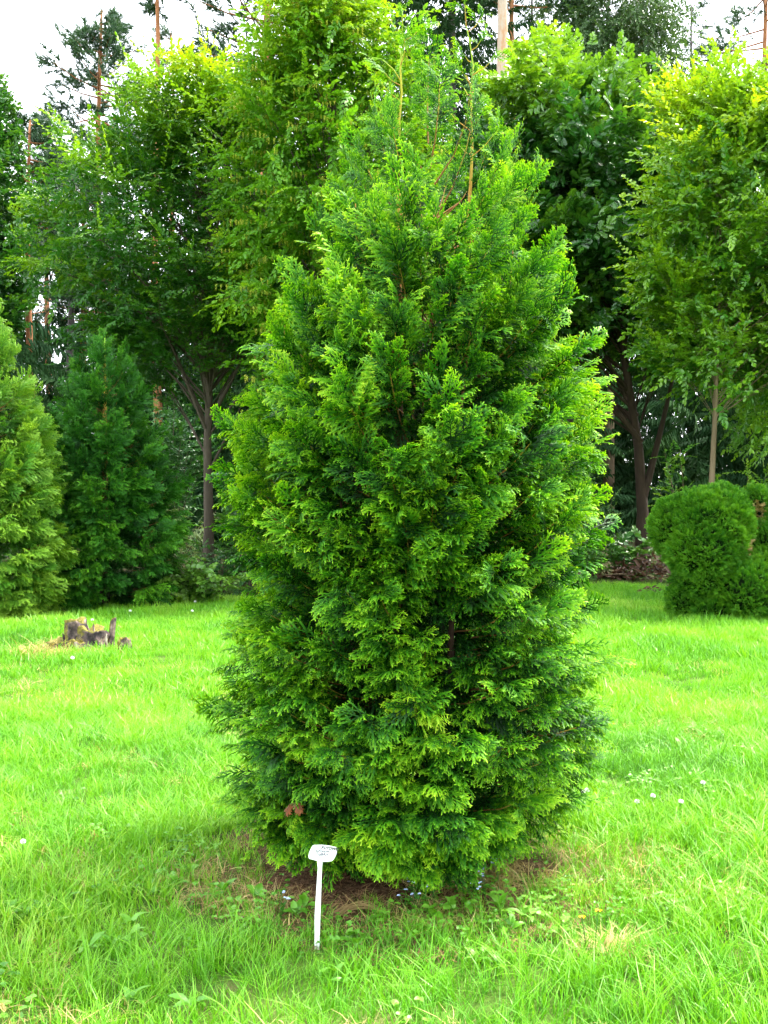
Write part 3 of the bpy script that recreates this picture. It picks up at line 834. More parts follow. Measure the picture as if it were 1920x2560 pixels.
pine(657, 34, 25, .27, 'orange barked pine rising between the two hornbeams', 15.8, 3.4, 620, 21, lean=.004)
pine(1222, 30, 25, .30, 'pale lichen-patched pine trunk standing in front of the dark spruce', 19.0, 3.0, 350, 22, 'bark_pine_pale', lean=.022)
pine(1285, 37, 25, .22, 'thin orange pine trunk just behind the lichen-patched pine', 19.0, 2.6, 350, 23)
pine(250, 46, 23.5, .26, 'blue green bushy pine rising behind the dark arborvitae', 8.0, 3.4, 1500, 24)
pine(430, 60, 29, .26, 'distant pine top showing left of the orange barked pine', 17.0, 2.6, 420, 25)
pine(75, 38, 15.5, .20, 'slim rust coloured pine trunk behind the olive arborvitae', 10.5, 1.6, 200, 26)
pine(400, 33, 22, .17, 'mauve brown pine trunk between the dark arborvitae and the hornbeam', 17.5, 1.6, 160, 27, lean=-.01)
pine(180, 42, 16.5, .23, 'dark pine trunk in the gap left of the dark arborvitae top', 9.0, 1.8, 260, 28, 'bark_spruce')
pine(205, 47, 17, .24, 'rust red pine trunk behind the dark arborvitae top', 9.5, 1.9, 260, 29)
pine(1915, 42, 25, .24, 'dark pine crown at the right end of the wood', 13.5, 3.2, 420, 30)
pine(120, 58, 24, .24, 'pale distant pine between the alder and the bushy pine', 8.0, 2.6, 420, 31)

def spruce(xp, dd, h, rad, label, zlow, n, seed, r0=.28):
    rg = np.random.default_rng(seed); b = at(xp, dd)
    root = thing('spruce_tree', b, label, 'tree')
    mb = MB(); zz = np.linspace(-.2, h, 7)
    mb.tube([np.array((0, 0, z)) for z in zz], [r0 * (1 - .93 * max(z, 0) / h) for z in zz], 9); mb.build('trunk', M['bark_spruce'], root)
    P, D, N, T, S = [], [], [], [], []
    for i in range(n):
        f = (i + rg.random()) / n
        z = zlow + (h - zlow) * (1 - (1 - f) ** .75) 
        L = rad * (1 - (z - zlow) / (h - zlow)) ** .8 + .25
        a = i * 2.399 + rg.uniform(-.3, .3); o = np.array((math.cos(a), math.sin(a), 0))
        for t in (.18, .45, .72):
            P.append(o * L * t + np.array((0, 0, z - .20 * L * t * t)) + rg.normal(0, .1, 3)); D.append(norm(o + rg.normal(0, .22, 3) + np.array((0, 0, -.22)))); N.append(norm(np.array((0, 0, 1.)) + rg.normal(0, .2, 3)))
            T.append(.15 + .35 * rg.random()); S.append(rg.uniform(.8, 1.3) * (.5 + .24 * L))
    scatter('crown', 'spruce', TW['spruce'], P, frames(np.array(D), np.array(N)), S, T, root, seed=seed)
spruce(1130, 37, 31, 4.2, 'dark drooping spruce behind the lichen-patched pine trunk', 6.0, 260, 41)
spruce(1048, 42, 33, 3.4, 'dark spruce with grey trunk left of the drooping spruce', 15.5, 150, 42, .33)
spruce(760, 45, 30, 4.0, 'dark spruce crown behind the fruiting hornbeam', 7.0, 230, 43)
spruce(1728, 52, 28.5, 2.8, 'slim spruce top above the young trees behind the topiary', 6.0, 190, 44)
spruce(1330, 46, 27, 3.6, 'dark spruce behind the thin orange pine trunk', 4.0, 230, 45)
spruce(560, 48, 24, 3.4, 'dark spruce deep in the wood behind the left hornbeam', 3.0, 200, 46)

# far wood: reads as one mass
def far_wood():
    rg = np.random.default_rng(50)
    P, D, N, T, S = [], [], [], [], []
    for i in range(300):
        y = 31 + 44 * rg.random(); x = rg.uniform(-.62, .62) * y
        pxx = 960 + x / y * FPX
        if 400 < pxx < 490 and y < 45: continue
        h = rg.uniform(8, 12.5) * y / 38 if pxx < 420 else rg.uniform(11, 18) * y / 42
        g = Hf(x, y); rad = rg.uniform(2.0, 3.2)
        for k in range(44):
            f = rg.random(); z = .2 + (h - .2) * (1 - (1 - f) ** .55)
            L = rad * (1 - z / h) + .3; a = rg.uniform(0, 6.28); o = np.array((math.cos(a), math.sin(a), 0))
            P.append(np.array((x, y, g + z)) + o * L * rg.uniform(.1, .7)); D.append(norm(o + rg.normal(0, .25, 3) + np.array((0, 0, -.2)))); N.append(norm(np.array((0, 0, 1.)) + rg.normal(0, .25, 3)))
            T.append(.1 + .4 * rg.random()); S.append(rg.uniform(1.3, 2.1))
    o = scatter('far_wood', 'spruce', TW['spruce'], P, frames(np.array(D), np.array(N)), S, T, seed=3)
    tag(o, 'dark mass of conifers filling the wood far behind the trees', 'forest', kind='stuff')
far_wood()

# ------------------------------------------------------------------ shrubs and undergrowth
def shrub(name, label, base, h, rad, n_st, n_tw, twigs, key, seed, tscale=1.0, droop=.1, tint=.2, cat='shrub', group=None, lean=(0, 0), bark='bark_grey', spread=.8, low=.15):
    rg = np.random.default_rng(seed)
    root = thing(name, base, label, cat, group)
    st = MB(); P, D, N, T, S = [], [], [], [], []
    for i in range(n_st):
        a = rg.uniform(0, 6.28); o = np.array((math.cos(a), math.sin(a), 0))
        s = o * rg.uniform(.02, .12) + np.array((0, 0, -.08)); hh = h * rg.uniform(.55, 1.0)
        e = o * rad * rg.uniform(.25, 1.0) + np.array((lean[0] * hh, lean[1] * hh, hh * (1 - droop * .3)))
        m = s * .5 + e * .5 + np.array((0, 0, .18 * hh)) - o * .15 * rad
        st.tube([bez(s, m, e, t) for t in (0, .3, .6, 1)], [.014, .011, .008, .003], 5, cap=False)
        for j in range(n_tw):
            t = low + (1 - low) * (j + rg.random()) / n_tw
            p = bez(s, m, e, t); ax = norm(bez(s, m, e, min(1, t + .06)) - bez(s, m, e, t - .06))
            d = norm(ax * .45 + rg.normal(0, 1, 3) * np.array((1, 1, .35)) * spread + np.array((0, 0, .15 - droop)))
            P.append(p); D.append(d); N.append(norm(np.array((0, 0, 1.)) + rg.normal(0, .3, 3))); T.append(tint + .3 * rg.random() + .1 * t); S.append(tscale * rg.uniform(.7, 1.15))
    st.build('stems', M[bark], root)
    scatter('leaves', key, twigs, P, frames(np.array(D), np.array(N)), S, T, root, seed=seed)
    return root

def at_g(xp, yp):
    """ground point seen at a photo pixel"""
    dd = 5.0
    for _ in range(40):
        x = (xp - 960) / FPX * dd
        dd = .5 * dd + .5 * (CAM_H - Hf(x, dd)) * FPX / max(yp - 1280, 5)
    x = (xp - 960) / FPX * dd
    return Vector((x, dd, Hf(x, dd)))

shrub('broadleaf_shrub', 'round leaved shrub between the hornbeam trunk and the feathery arborvitae', at(618, 19.5), 2.5, .9, 13, 15, TW['shrub'], 'shrub', 61, 1.1, tint=.15)
shrub('hazel_shrub', 'low arching hazel with yellow green leaves at the foot of the dark arborvitae', at(500, 17.6), .95, 1.1, 12, 14, TW['shrub'], 'shrub', 62, .85, tint=.55, droop=.35)
shrub('hazel_shrub', 'dark leafy undergrowth shrub at the foot of the hornbeam trunk', at(545, 19.6), 1.3, .9, 14, 14, TW['small'], 'small', 63, 1.1, tint=.15)
shrub('willow_shrub', 'silvery arching willow shrub behind the dark arborvitae', at(440, 24.0), 2.1, 1.3, 14, 18, TW['pale'], 'pale', 64, 1.1, droop=.6, tint=.4)
shrub('willow_shrub', 'pale thin sapling between the olive and the dark arborvitae', at(118, 20.0), 4.4, .55, 7, 26, TW['pale'], 'pale', 65, 1.0, tint=.3, low=.3)
shrub('yew_shrub', 'dark evergreen bush behind the mauve pine trunk', at(430, 27), 5.2, 1.6, 18, 24, TW['small'], 'small', 66, 2.0, tint=.12)
shrub('broadleaf_shrub', 'rambling green shrub left of the dark oak trunk', at(1490, 23.0), 2.7, .9, 14, 14, TW['small'], 'small', 67, 1.25, tint=.42)
shrub('broadleaf_shrub', 'low leafy bramble in front of the dark oak trunk', at(1565, 22.9), 1.0, .9, 12, 10, TW['shrub'], 'shrub', 68, 1.0, tint=.3)
shrub('broadleaf_shrub', 'small bramble patch beside the arborvitae near the leaf pile', at(1462, 22.4), .95, .9, 12, 10, TW['shrub'], 'shrub', 69, 1.0, tint=.4)
shrub('rowan_sapling', 'slim leafy sapling left of the slender trunk above the topiary', at(1725, 18.2), 2.9, .6, 5, 16, TW['young'], 'young', 70, .8, tint=.15, low=.45, cat='sapling', bark='bark_smooth')
shrub('rowan_sapling', 'slim leafy sapling right of the slender trunk above the topiary', at(1890, 18.4), 2.8, .6, 5, 16, TW['young'], 'young', 71, .8, tint=.15, low=.45, cat='sapling', bark='bark_smooth')
shrub('broadleaf_shrub', 'dark leafy shrub behind the right end of the topiary', at(1935, 17.5), 1.9, .7, 10, 12, TW['shrub'], 'shrub', 72, 1.1, tint=.1)
shrub('broadleaf_shrub', 'dense dark thicket behind the bushy arborvitae and left of the oak', at(1330, 23), 3.2, 2.0, 22, 18, TW['shrub'], 'shrub', 73, 1.5, tint=.1)
shrub('broadleaf_shrub', 'dense dark thicket behind the feathery arborvitae under the fruiting hornbeam', at(760, 22), 3.0, 2.0, 22, 18, TW['shrub'], 'shrub', 74, 1.5, tint=.1)

def undergrowth():
    rg = np.random.default_rng(80)
    P, D, N, T, S = [], [], [], [], []
    while len(P) < 6400:
        y = 18.2 + 17 * rg.random() ** 1.5; x = rg.uniform(-.48, .48) * y
        xp = 960 + x / y * FPX
        edge = 18.6 + 1.0 * float(wnoise(np.array(x), np.array(y), .8, 3)) + (3.7 if 1440 < xp < 1730 else 0)
        if y < edge: continue
        if 415 < xp < 480 and y < 30: continue
        hgt = rg.random() ** 2 * (.55 if y > 20 else .35)
        a = rg.uniform(0, 6.28)
        P.append((x, y, Hf(x, y) + .02 + hgt)); D.append((math.cos(a), math.sin(a), rg.uniform(-.2, .5))); N.append(norm(np.array((0, 0, 1.)) + rg.normal(0, .3, 3))); T.append(.05 + .4 * rg.random() + (.25 if 1440 < xp < 1700 and y < 25 else 0)); S.append(rg.uniform(.6, 1.2))
    o = scatter('undergrowth', 'small', TW['small'], np.array(P), frames(np.array(D, float), np.array(N)), S, T, seed=8)
    tag(o, 'leafy undergrowth covering the forest floor along the wood edge', 'undergrowth', kind='stuff')
undergrowth()

# ------------------------------------------------------------------ clipped topiary at the right
def topiary():
    d = 15.0
    b = at(1800, d)
    root = thing('clipped_topiary', b, 'rounded clipped evergreen topiary with swelling lobes beside the leaf pile', 'topiary')
    rg = np.random.default_rng(90)
    s = d / FPX
    lobes = []   # (x px, y px, rx px, ry px, depth offset m)
    for (x, y, rx, ry, dy) in ((1772, 1325, 106, 104, .0), (1700, 1325, 66, 84, .12), (1808, 1272, 66, 58, .1), (1745, 1372, 84, 80, -.22), (1765, 1440, 84, 70, -.05), (1722, 1502, 52, 46, .0),
                               (1852, 1478, 100, 80, -.2), (1790, 1520, 80, 40, -.1), (1930, 1452, 80, 98, .0), (1905, 1262, 32, 46, .25), (1918, 1350, 40, 42, .1)):
        c = np.array(((x - 960) * s - b.x, dy, CAM_H - (y - 1280) * s - b.z)); lobes.append((c, np.array((rx * s, rx * s * .95, ry * s))))
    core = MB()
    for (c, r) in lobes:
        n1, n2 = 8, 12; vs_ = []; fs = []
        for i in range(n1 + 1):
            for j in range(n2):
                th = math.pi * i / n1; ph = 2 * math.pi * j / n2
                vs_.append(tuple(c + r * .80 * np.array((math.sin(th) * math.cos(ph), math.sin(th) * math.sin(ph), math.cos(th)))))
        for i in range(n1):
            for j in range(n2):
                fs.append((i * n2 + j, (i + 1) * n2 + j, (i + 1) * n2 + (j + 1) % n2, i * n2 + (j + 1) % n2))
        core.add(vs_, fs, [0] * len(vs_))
    core.build('shade_core', M['inner'], root)  # solid dark lobes close see-through gaps, standing in for the shaded interior
    st = MB(); st.tube([np.array((-.1, 0, -.1)), np.array((-.1, 0, .5)), np.array((.1, 0, 1.1))], [.06, .05, .03], 7); s2_ = MB(); s2_.tube([np.array((.55, .1, -.1)), np.array((.62, .15, 1.2)), np.array((.64, .2, 1.6))], [.03, .025, .01], 6); s2_.build('stem', M['bark_thuja'], root)
    st.build('trunk', M['bark_thuja'], root)
    P, D, N, T, S = [], [], [], [], []
    brown = []
    tot = sum(r[0] * r[2] for c, r in lobes)
    for li, (c, r) in enumerate(lobes):
        for k in range(int(34000 * r[0] * r[2] / tot)):
            u = norm(rg.normal(0, 1, 3))
            lump = 1 + .05 * math.sin(7 * u[0] + 6 * u[2] + li) + .045 * math.sin(11 * u[1] + 9 * u[2] + 2 * li)
            p = c + r * u * (.93 * lump + rg.uniform(-.08, .02))
            if p[2] < .03: continue
            inside = any(np.sum(((p - c2) / (r2 * .88)) ** 2) < 1 for j, (c2, r2) in enumerate(lobes) if j != li)
            if inside: continue
            n = norm(u / r)
            d_ = norm(n + np.array((0, 0, .55)) + rg.normal(0, .35, 3))
            N.append(norm(rg.normal(0, .6, 3) + np.array((0, 0, .8)))); P.append(p); D.append(d_); T.append(.06 + .26 * rg.random() + .08 * math.sin(6 * p[0] + 5 * p[2])); S.append(rg.uniform(.5, .8))
    R_ = frames(np.array(D), np.array(N)); P = np.array(P)
    xpx = 960 + (P[:, 0] + b.x) / s; ypx = 1280 - (P[:, 2] + b.z - CAM_H) / s
    dead = (((xpx - 1897) / 16) ** 2 + ((ypx - 1285) / 26) ** 2 < 1.2) | (((xpx - 1862) / 20) ** 2 + ((ypx - 1368) / 20) ** 2 < 1)
    k = ~dead
    scatter('clipped_foliage', 'spray_topiary', SPRAY_T, P[k], R_[k], np.array(S)[k], np.array(T)[k], root, seed=4)
    if dead.sum() > 3:
        SD = [thuja_spray(95 + q, M['straw'], detail=False) for q in range(2)]
        o = scatter('dead_patch', 'spray_dead', SD, P[dead], R_[dead], np.array(S)[dead], np.array(T)[dead] + .2, root, seed=5)
        o['label'] = 'brown dead patch in the clipped foliage'
topiary()

# ------------------------------------------------------------------ stump
def stump():
    m, nd, ln = nodes('mossy_wood')
    pb = nd['Principled BSDF']; geo = nd.new('ShaderNodeNewGeometry')
    n1 = nd.new('ShaderNodeTexNoise'); n1.inputs['Scale'].default_value = 9; n1.inputs['Detail'].default_value = 7
    ln.new(geo.outputs['Position'], n1.inputs['Vector'])
    n2 = nd.new('ShaderNodeTexNoise'); n2.inputs['Scale'].default_value = 45; n2.inputs['Detail'].default_value = 4; ln.new(geo.outputs['Position'], n2.inputs['Vector'])
    wood = ramp(nd, [(.36, (.012, .008, .008)), (.48, (.07, .05, .045)), (.56, (.18, .13, .10)), (.68, (.36, .30, .25))]); ln.new(n1.outputs['Fac'], wood.inputs['Fac'])
    moss = ramp(nd, [(.3, (.06, .065, .008)), (.7, (.22, .18, .02))]); ln.new(n2.outputs['Fac'], moss.inputs['Fac'])
    sp = nd.new('ShaderNodeSeparateXYZ'); ln.new(geo.outputs['Normal'], sp.inputs[0])
    sx = nd.new('ShaderNodeMath'); sx.operation = 'MULTIPLY_ADD'; sx.inputs[1].default_value = -.55; ln.new(sp.outputs['X'], sx.inputs[0]); ln.new(sp.outputs['Z'], sx.inputs[2])
    ad = nd.new('ShaderNodeMath'); ad.operation = 'ADD'; ln.new(sx.outputs[0], ad.inputs[0]); ln.new(n1.outputs['Fac'], ad.inputs[1])
    mr = nd.new('ShaderNodeMapRange'); mr.inputs['From Min'].default_value = .72; mr.inputs['From Max'].default_value = .95; ln.new(ad.outputs[0], mr.inputs['Value'])
    mx = nd.new('ShaderNodeMixRGB'); ln.new(mr.outputs[0], mx.inputs['Fac']); ln.new(wood.outputs[0], mx.inputs['Color1']); ln.new(moss.outputs[0], mx.inputs['Color2'])
    ln.new(mx.outputs[0], pb.inputs['Base Color']); pb.inputs['Roughness'].default_value = .9
    bp = nd.new('ShaderNodeBump'); bp.inputs['Strength'].default_value = 1; bp.inputs['Distance'].default_value = .03; ln.new(n1.outputs['Fac'], bp.inputs['Height']); ln.new(bp.outputs[0], pb.inputs['Normal'])
    M['mossy'] = m
    def lump(name, b, rx, ry, h, seed, parent=None, jag=.3, lean=(0, 0)):
        rg = np.random.default_rng(seed); mb = MB()
        nr, ns = 12, 26; vs_ = []; fs = []
        ph = rg.uniform(0, 6.28, 6); top = 1 + jag * np.array([math.sin(2 * 6.283 * k / ns + ph[0]) * .5 + math.sin(3 * 6.283 * k / ns + ph[1]) * .35 + rg.normal(0, .10) for k in range(ns)])
        for i in range(nr):
            t = i / (nr - 1)
            for k in range(ns):
                a = 6.283 * k / ns
                flare = 1 + .75 * (1 - t) ** 4 * (1 + .6 * math.sin(4 * a + ph[2])) + .14 * math.sin(7 * a + ph[3] + 2 * t) + .08 * math.sin(13 * a + 5 * t + ph[4])
                z = -.06 + (h * top[k] + .06) * t
                rr = flare * (1 - .22 * t) + rg.normal(0, .065)
                vs_.append((rx * rr * math.cos(a) + lean[0] * z, ry * rr * math.sin(a) + lean[1] * z, z))
        for i in range(nr - 1):
            for k in range(ns):
                fs.append((i * ns + k, i * ns + (k + 1) % ns, (i + 1) * ns + (k + 1) % ns, (i + 1) * ns + k))
        # hollow rotten top
        base_i = (nr - 1) * ns
        for q, (sc_, dz) in enumerate(((.72, -.02), (.35, -.05))):
            for k in range(ns):
                v = vs_[base_i + k]
                vs_.append((v[0] * sc_, v[1] * sc_, v[2] * (1 - .15 * q) + dz * h * rg.uniform(.6, 1.4)))
            o0 = base_i + q * ns; o1 = base_i + (q + 1) * ns
            for k in range(ns): fs.append((o0 + k, o0 + (k + 1) % ns, o1 + (k + 1) % ns, o1 + k))
        fs.append(tuple(base_i + 2 * ns + k for k in range(ns)))
        mb.add(vs_, fs, [0] * len(vs_))
        return mb.build(name, m, parent, b)
    b = at_g(200, 1632)
    root = thing('tree_stump', b, 'rotten mossy tree stump on the lawn in front of the dark arborvitae', 'stump')
    lump('stump_body', (-.03, .02, 0), .14, .13, .36, 13, root, .12, (-.10, 0))
    lump('root_lump', (.13, -.02, 0), .18, .15, .27, 4, root, .22)
    lump('root_lump', (.02, -.15, 0), .12, .09, .15, 9, root, .2)
    lump('root_lump', (-.17, -.02, 0), .20, .15, .14, 6, root, .3)
    lump('bark_stub', (.32, .05, 0), .038, .035, .36, 5, root, .12, (.10, 0))
    lump('root_lump', (.50, -.02, 0), .085, .07, .16, 7, root, .25)
    rs = random.Random(4)
    for k in range(9):
        sp_ = MB(); x0 = rs.choice((-.12, -.02, .1, .2, .28)) + rs.uniform(-.05, .05); y0 = rs.uniform(-.12, .08); h0 = rs.uniform(.16, .40)
        e = np.array((x0 + rs.uniform(-.05, .05), y0 + rs.uniform(-.04, .03), h0))
        sp_.tube([np.array((x0, y0, -.03)), np.array((x0, y0, h0 * .5)) * .5 + e * .5, e], [rs.uniform(.02, .035), rs.uniform(.012, .024), .004], 5)
        sp_.build('splinter', m, root, smooth=False)
    return b
STUMP = stump()

# ------------------------------------------------------------------ plant label
def plant_label():
    b = at_g(793, 2375)
    root = thing('plant_label', b, 'white plastic plant label on a stake stuck in the grass before the arborvitae', 'plant label')
    m, nd, ln = nodes('white_plastic'); pb = nd['Principled BSDF']
    pb.inputs['Base Color'].default_value = (.82, .82, .84, 1); pb.inputs['Roughness'].default_value = .35
    nz = nd.new('ShaderNodeTexNoise'); nz.inputs['Scale'].default_value = 25; nz.inputs['Detail'].default_value = 5
    tc = nd.new('ShaderNodeTexCoord'); ln.new(tc.outputs['Object'], nz.inputs['Vector'])
    rr = ramp(nd, [(.35, (.68, .68, .64)), (.6, (.84, .84, .86))]); ln.new(nz.outputs['Fac'], rr.inputs['Fac']); ln.new(rr.outputs[0], pb.inputs['Base Color'])
    ink, nd2, ln2 = nodes('label_ink'); nd2['Principled BSDF'].inputs['Base Color'].default_value = (.004, .004, .008, 1); nd2['Principled BSDF'].inputs['Roughness'].default_value = .6
    inkf, nd2, ln2 = nodes('label_ink_faded'); nd2['Principled BSDF'].inputs['Base Color'].default_value = (.05, .05, .09, 1)
    s = b.y / FPX
    def loc(cx, cy):       # zoomed crop pixel of the label -> metres in the label's own plane
        x = 750 + cx * 110 / 1659; y = 2100 + cy * 80 / 1207
        return ((x - 793) * s, (2375 - y) * s * 1.02)
    def plate(name, outline, th, y0=0.0):
        mb = MB(); n = len(outline)
        front = [(x, y0 - th / 2, z) for x, z in outline]; back = [(x, y0 + th / 2, z) for x, z in outline]
        mb.add(front + back, [tuple(range(n))[::-1], tuple(range(n, 2 * n))] + [(i, (i + 1) % n, n + (i + 1) % n, n + i) for i in range(n)], [0] * (2 * n))
        return mb.build(name, m, root, smooth=False)
    raw = [(500, 348), (700, 336), (860, 340), (1100, 368), (1300, 405), (1360, 430), (1374, 480), (1365, 600), (1345, 690), (1290, 800), (1220, 895), (1180, 925), (1000, 945), (830, 952), (720, 945), (600, 910), (450, 875), (330, 850), (298, 815), (290, 730), (310, 640), (360, 520), (420, 410), (455, 365)]
    pl = plate('plate', [loc(x, y) for x, y in raw], .004)
    for p in pl.data.polygons: p.use_smooth = False
    stem = [loc(612, 890), loc(645, 1207), ((785 - 793) * s * .9, .12), ((786 - 793) * s, 0.0), ((789 - 793) * s, -.06), ((793 - 793) * s, -.08), ((797 - 793) * s, -.06), ((798 - 793) * s, 0), ((800 - 793) * s, .12), loc(805, 1207), loc(835, 890)]
    plate('stake', stem, .005, .0048)
    # handwriting
    for k, (txt, cx, cy, size, mm, ang) in enumerate((('.RUTOWIS', 745, 470, 115, ink, -.10), ('IuFonow I', 560, 590, 118, inkf, -.05), ('TuJ8Arr \'', 560, 715, 118, inkf, -.04))):
        cu = bpy.data.curves.new('lettering', 'FONT'); cu.body = txt; cu.size = size * 110 / 1659 * s * 1.25; cu.shear = .25; cu.extrude = .0003; cu.offset = .0005 if k == 0 else .00025
        to = bpy.data.objects.new('lettering_tmp', cu); COL.objects.link(to)
        bpy.context.view_layer.update()
        me = bpy.data.meshes.new_from_object(to.evaluated_get(bpy.context.evaluated_depsgraph_get()))
        bpy.data.objects.remove(to)
        o = bpy.data.objects.new('lettering', me); COL.objects.link(o); o.parent = pl
        me.materials.clear(); me.materials.append(mm)
        x, z = loc(cx, cy)
        o.location = (x, -.0026, z); o.rotation_euler = (math.radians(90), -ang, 0)
    root.rotation_euler = (math.radians(-4), 0, math.radians(-2))
plant_label()

# ------------------------------------------------------------------ grass
GT = [grass_tuft(s, M['grass'], 26, .075, (.035, .10), .0042, .6) for s in range(8)] + [grass_tuft(s + 20, M['grass'], 18, .05, (.08, .18), .0045, .75) for s in range(4)]
GF = [grass_tuft(s + 40, M['grass'], 30, .13, (.05, .13), .008, .5, 2) for s in range(8)]
GS = [grass_tuft(s + 60, M['straw'], 16, .06, (.02, .07), .0035, 1.4) for s in range(4)]
GL = [grass_tuft(s + 80, M['grass'], 16, .10, (.14, .30), .0038, 1.1, 5) for s in range(4)]

def soil_r(x, y): return np.hypot((x - .08), (y - 4.5) * 1.15) + .16 * wnoise(x, y, 3.0, 5)

def grass():
    rg = np.random.default_rng(100)
    def field(name, key, meshes, y0, y1, dens, smin, smax, label, seed, edge=None):
        n = int((y1 - y0) * (2 * (.43 * y1 + 1.2)) * dens)
        y = rg.uniform(y0, y1, n); x = rg.uniform(-1, 1, n) * (.43 * y1 + 1.2)
        k = np.abs(x) < .43 * y + 1.2
        sr = soil_r(x, y)
        k &= rg.random(n) < sstep(.48, .95, sr)
        k &= np.hypot(x - STUMP.x - .1, (y - STUMP.y) * 1.2) > .14
        if edge: k &= y < edge(x, y)
        x, y = x[k], y[k]; n = len(x)
        patch = wnoise(x, y, 2.2, 2); fine = wnoise(x, y, 7.0, 11)
        sc = np.maximum(.62, rg.uniform(smin, smax, n) * (1 + .28 * patch + .12 * fine))
        sc *= np.where(soil_r(x, y) < 1.0, .75, 1)
        sc *= 1 - .62 * np.exp(-(((x + .24) / .16) ** 2 + ((y - 3.55) / .22) ** 2))
        lush = .36 + .20 * wnoise(x, y, 1.3, 20) + .10 * fine + rg.normal(0, .12, n)
        a = rg.uniform(0, 6.283, n)
        D = np.stack([np.cos(a), np.sin(a), np.zeros(n)], -1); N = norm(np.stack([rg.normal(0, .16, n), rg.normal(0, .16, n), np.ones(n)], -1))
        P = np.stack([x, y, H(x, y)], -1)
        o = scatter(name, key, meshes, P, frames(np.cross(N, np.cross(D, N)), N), np.clip(sc, .32, 2), lush, seed=seed)
        tag(o, label, 'grass', kind='stuff')
    field('lawn_grass', 'grass_near', GT, 1.8, 8.0, 350, .75, 1.25, 'bright green long lawn grass around the arborvitae and plant label', 1)
    field('lawn_grass', 'grass_far', GF, 7.8, 21.0, 85, .8, 1.3, 'sunlit lawn grass between the stump and the wood edge', 2,
          edge=lambda x, y: 18.3 + .8 * wnoise(x, y, .8, 3) + np.where((x / y > .19) & (x / y < .31), 3.4, 0))
    # straw and clover leaves scattered through the near lawn
    n = 2600; y = 2.2 + 9 * rg.random(n) ** 1.3; x = rg.uniform(-1, 1, n) * (.43 * y + .8)
    k = (wnoise(x, y, 1.9, 30) + rg.normal(0, .3, n) > .25) & (soil_r(x, y) > .7); x, y = x[k], y[k]; n = len(x); a = rg.uniform(0, 6.28, n)
    D = np.stack([np.cos(a), np.sin(a), np.zeros(n)], -1); N = norm(np.stack([rg.normal(0, .5, n), rg.normal(0, .5, n), np.ones(n)], -1))
    o = scatter('dead_blades', 'grass_dry', GS, np.stack([x, y, H(x, y) + .02], -1), frames(D, N), rg.uniform(.8, 1.5, n), rg.uniform(.2, .9, n), seed=12)
    tag(o, 'pale dead blades mixed through the lawn grass', 'dry grass', kind='stuff')
    CL = []
    for s in range(5):
        r = random.Random(s); mb = MB()
        for q in range(6):
            c = np.array((r.uniform(-.05, .05), r.uniform(-.05, .05), r.uniform(.035, .085)))
            for t in range(3):
                an = 2.094 * t + q; mb.add(*leaf_pts(c, np.array((math.cos(an), math.sin(an), .15)), np.array((r.uniform(-.3, .3), r.uniform(-.3, .3), 1.)), .013, .015, 'round', r, .4))
        CL.append(mb.mesh('clover_leaves', M['weed']))
    n = 3200; y = 2.2 + 7 * rg.random(n) ** 1.3; x = rg.uniform(-1, 1, n) * (.43 * y + .8)
    k = ((wnoise(x, y, 2.6, 14) + rg.normal(0, .25, n) > .75) & (soil_r(x, y) > .6)) | ((soil_r(x, y) > .35) & (soil_r(x, y) < .95) & (y < 4.4) & (rg.random(n) < .2)); x, y = x[k], y[k]; n = len(x); a = rg.uniform(0, 6.28, n)
    D = np.stack([np.cos(a), np.sin(a), np.zeros(n)], -1); N = norm(np.stack([rg.normal(0, .2, n), rg.normal(0, .2, n), np.ones(n)], -1))
    o = scatter('clover_patches', 'clover', CL, np.stack([x, y, H(x, y) - .01], -1), frames(D, N), rg.uniform(.7, 1.3, n), rg.uniform(.1, .8, n), seed=13)
    tag(o, 'low clover leaves growing in patches through the lawn', 'clover', kind='stuff')
    # tall dry tufts round the stump
    n = 380; x = STUMP.x - .02 + rg.normal(0, .26, n) - .1; y = STUMP.y - .12 + rg.normal(0, .13, n); a = rg.uniform(0, 6.28, n)
    D = np.stack([np.cos(a), np.sin(a), np.zeros(n)], -1); N = norm(np.stack([rg.normal(0, .4, n), rg.normal(0, .4, n), np.ones(n)], -1))
    o = scatter('stump_dry_grass', 'grass_dry', GS, np.stack([x, y, H(x, y)], -1), frames(D, N), rg.uniform(1.4, 2.6, n), rg.uniform(.0, .7, n), seed=14)
    tag(o, 'tangle of ochre dry grass growing over the foot of the stump', 'dry grass', kind='stuff')
    # long arching clumps
    pts = [(420, 2470), (470, 2440), (1740, 1930), (1800, 1990), (1600, 1850), (1850, 2420), (1750, 2480), (90, 2500), (1700, 2200), (700, 2500), (1300, 2480), (1850, 2100), (1560, 1760), (1880, 1800), (60, 2080), (300, 2100), (1480, 2440), (1000, 2500), (1760, 1600), (1850, 1590), (1690, 1580)]
    P = []; T = []
    for (a, b_) in pts:
        for q in range(2):
            g = at_g(a + rg.uniform(-28, 28), b_ + rg.uniform(-14, 14)); P.append(g); T.append(.3 + .25 * rg.random())
    n = len(P); a = rg.uniform(0, 6.28, n)
    D = np.stack([np.cos(a), np.sin(a), np.zeros(n)], -1); N = norm(np.stack([rg.normal(-.25, .2, n), rg.normal(-.1, .2, n), np.ones(n)], -1))
    o = scatter('long_grass', 'grass_long', GL, P, frames(D, N), rg.uniform(.6, 1.0, n), T, seed=9)
    tag(o, 'long arching grass clumps standing out of the lawn', 'grass', kind='stuff')
    # dry straw patches in the lawn and round the stump
    P = []; T = []
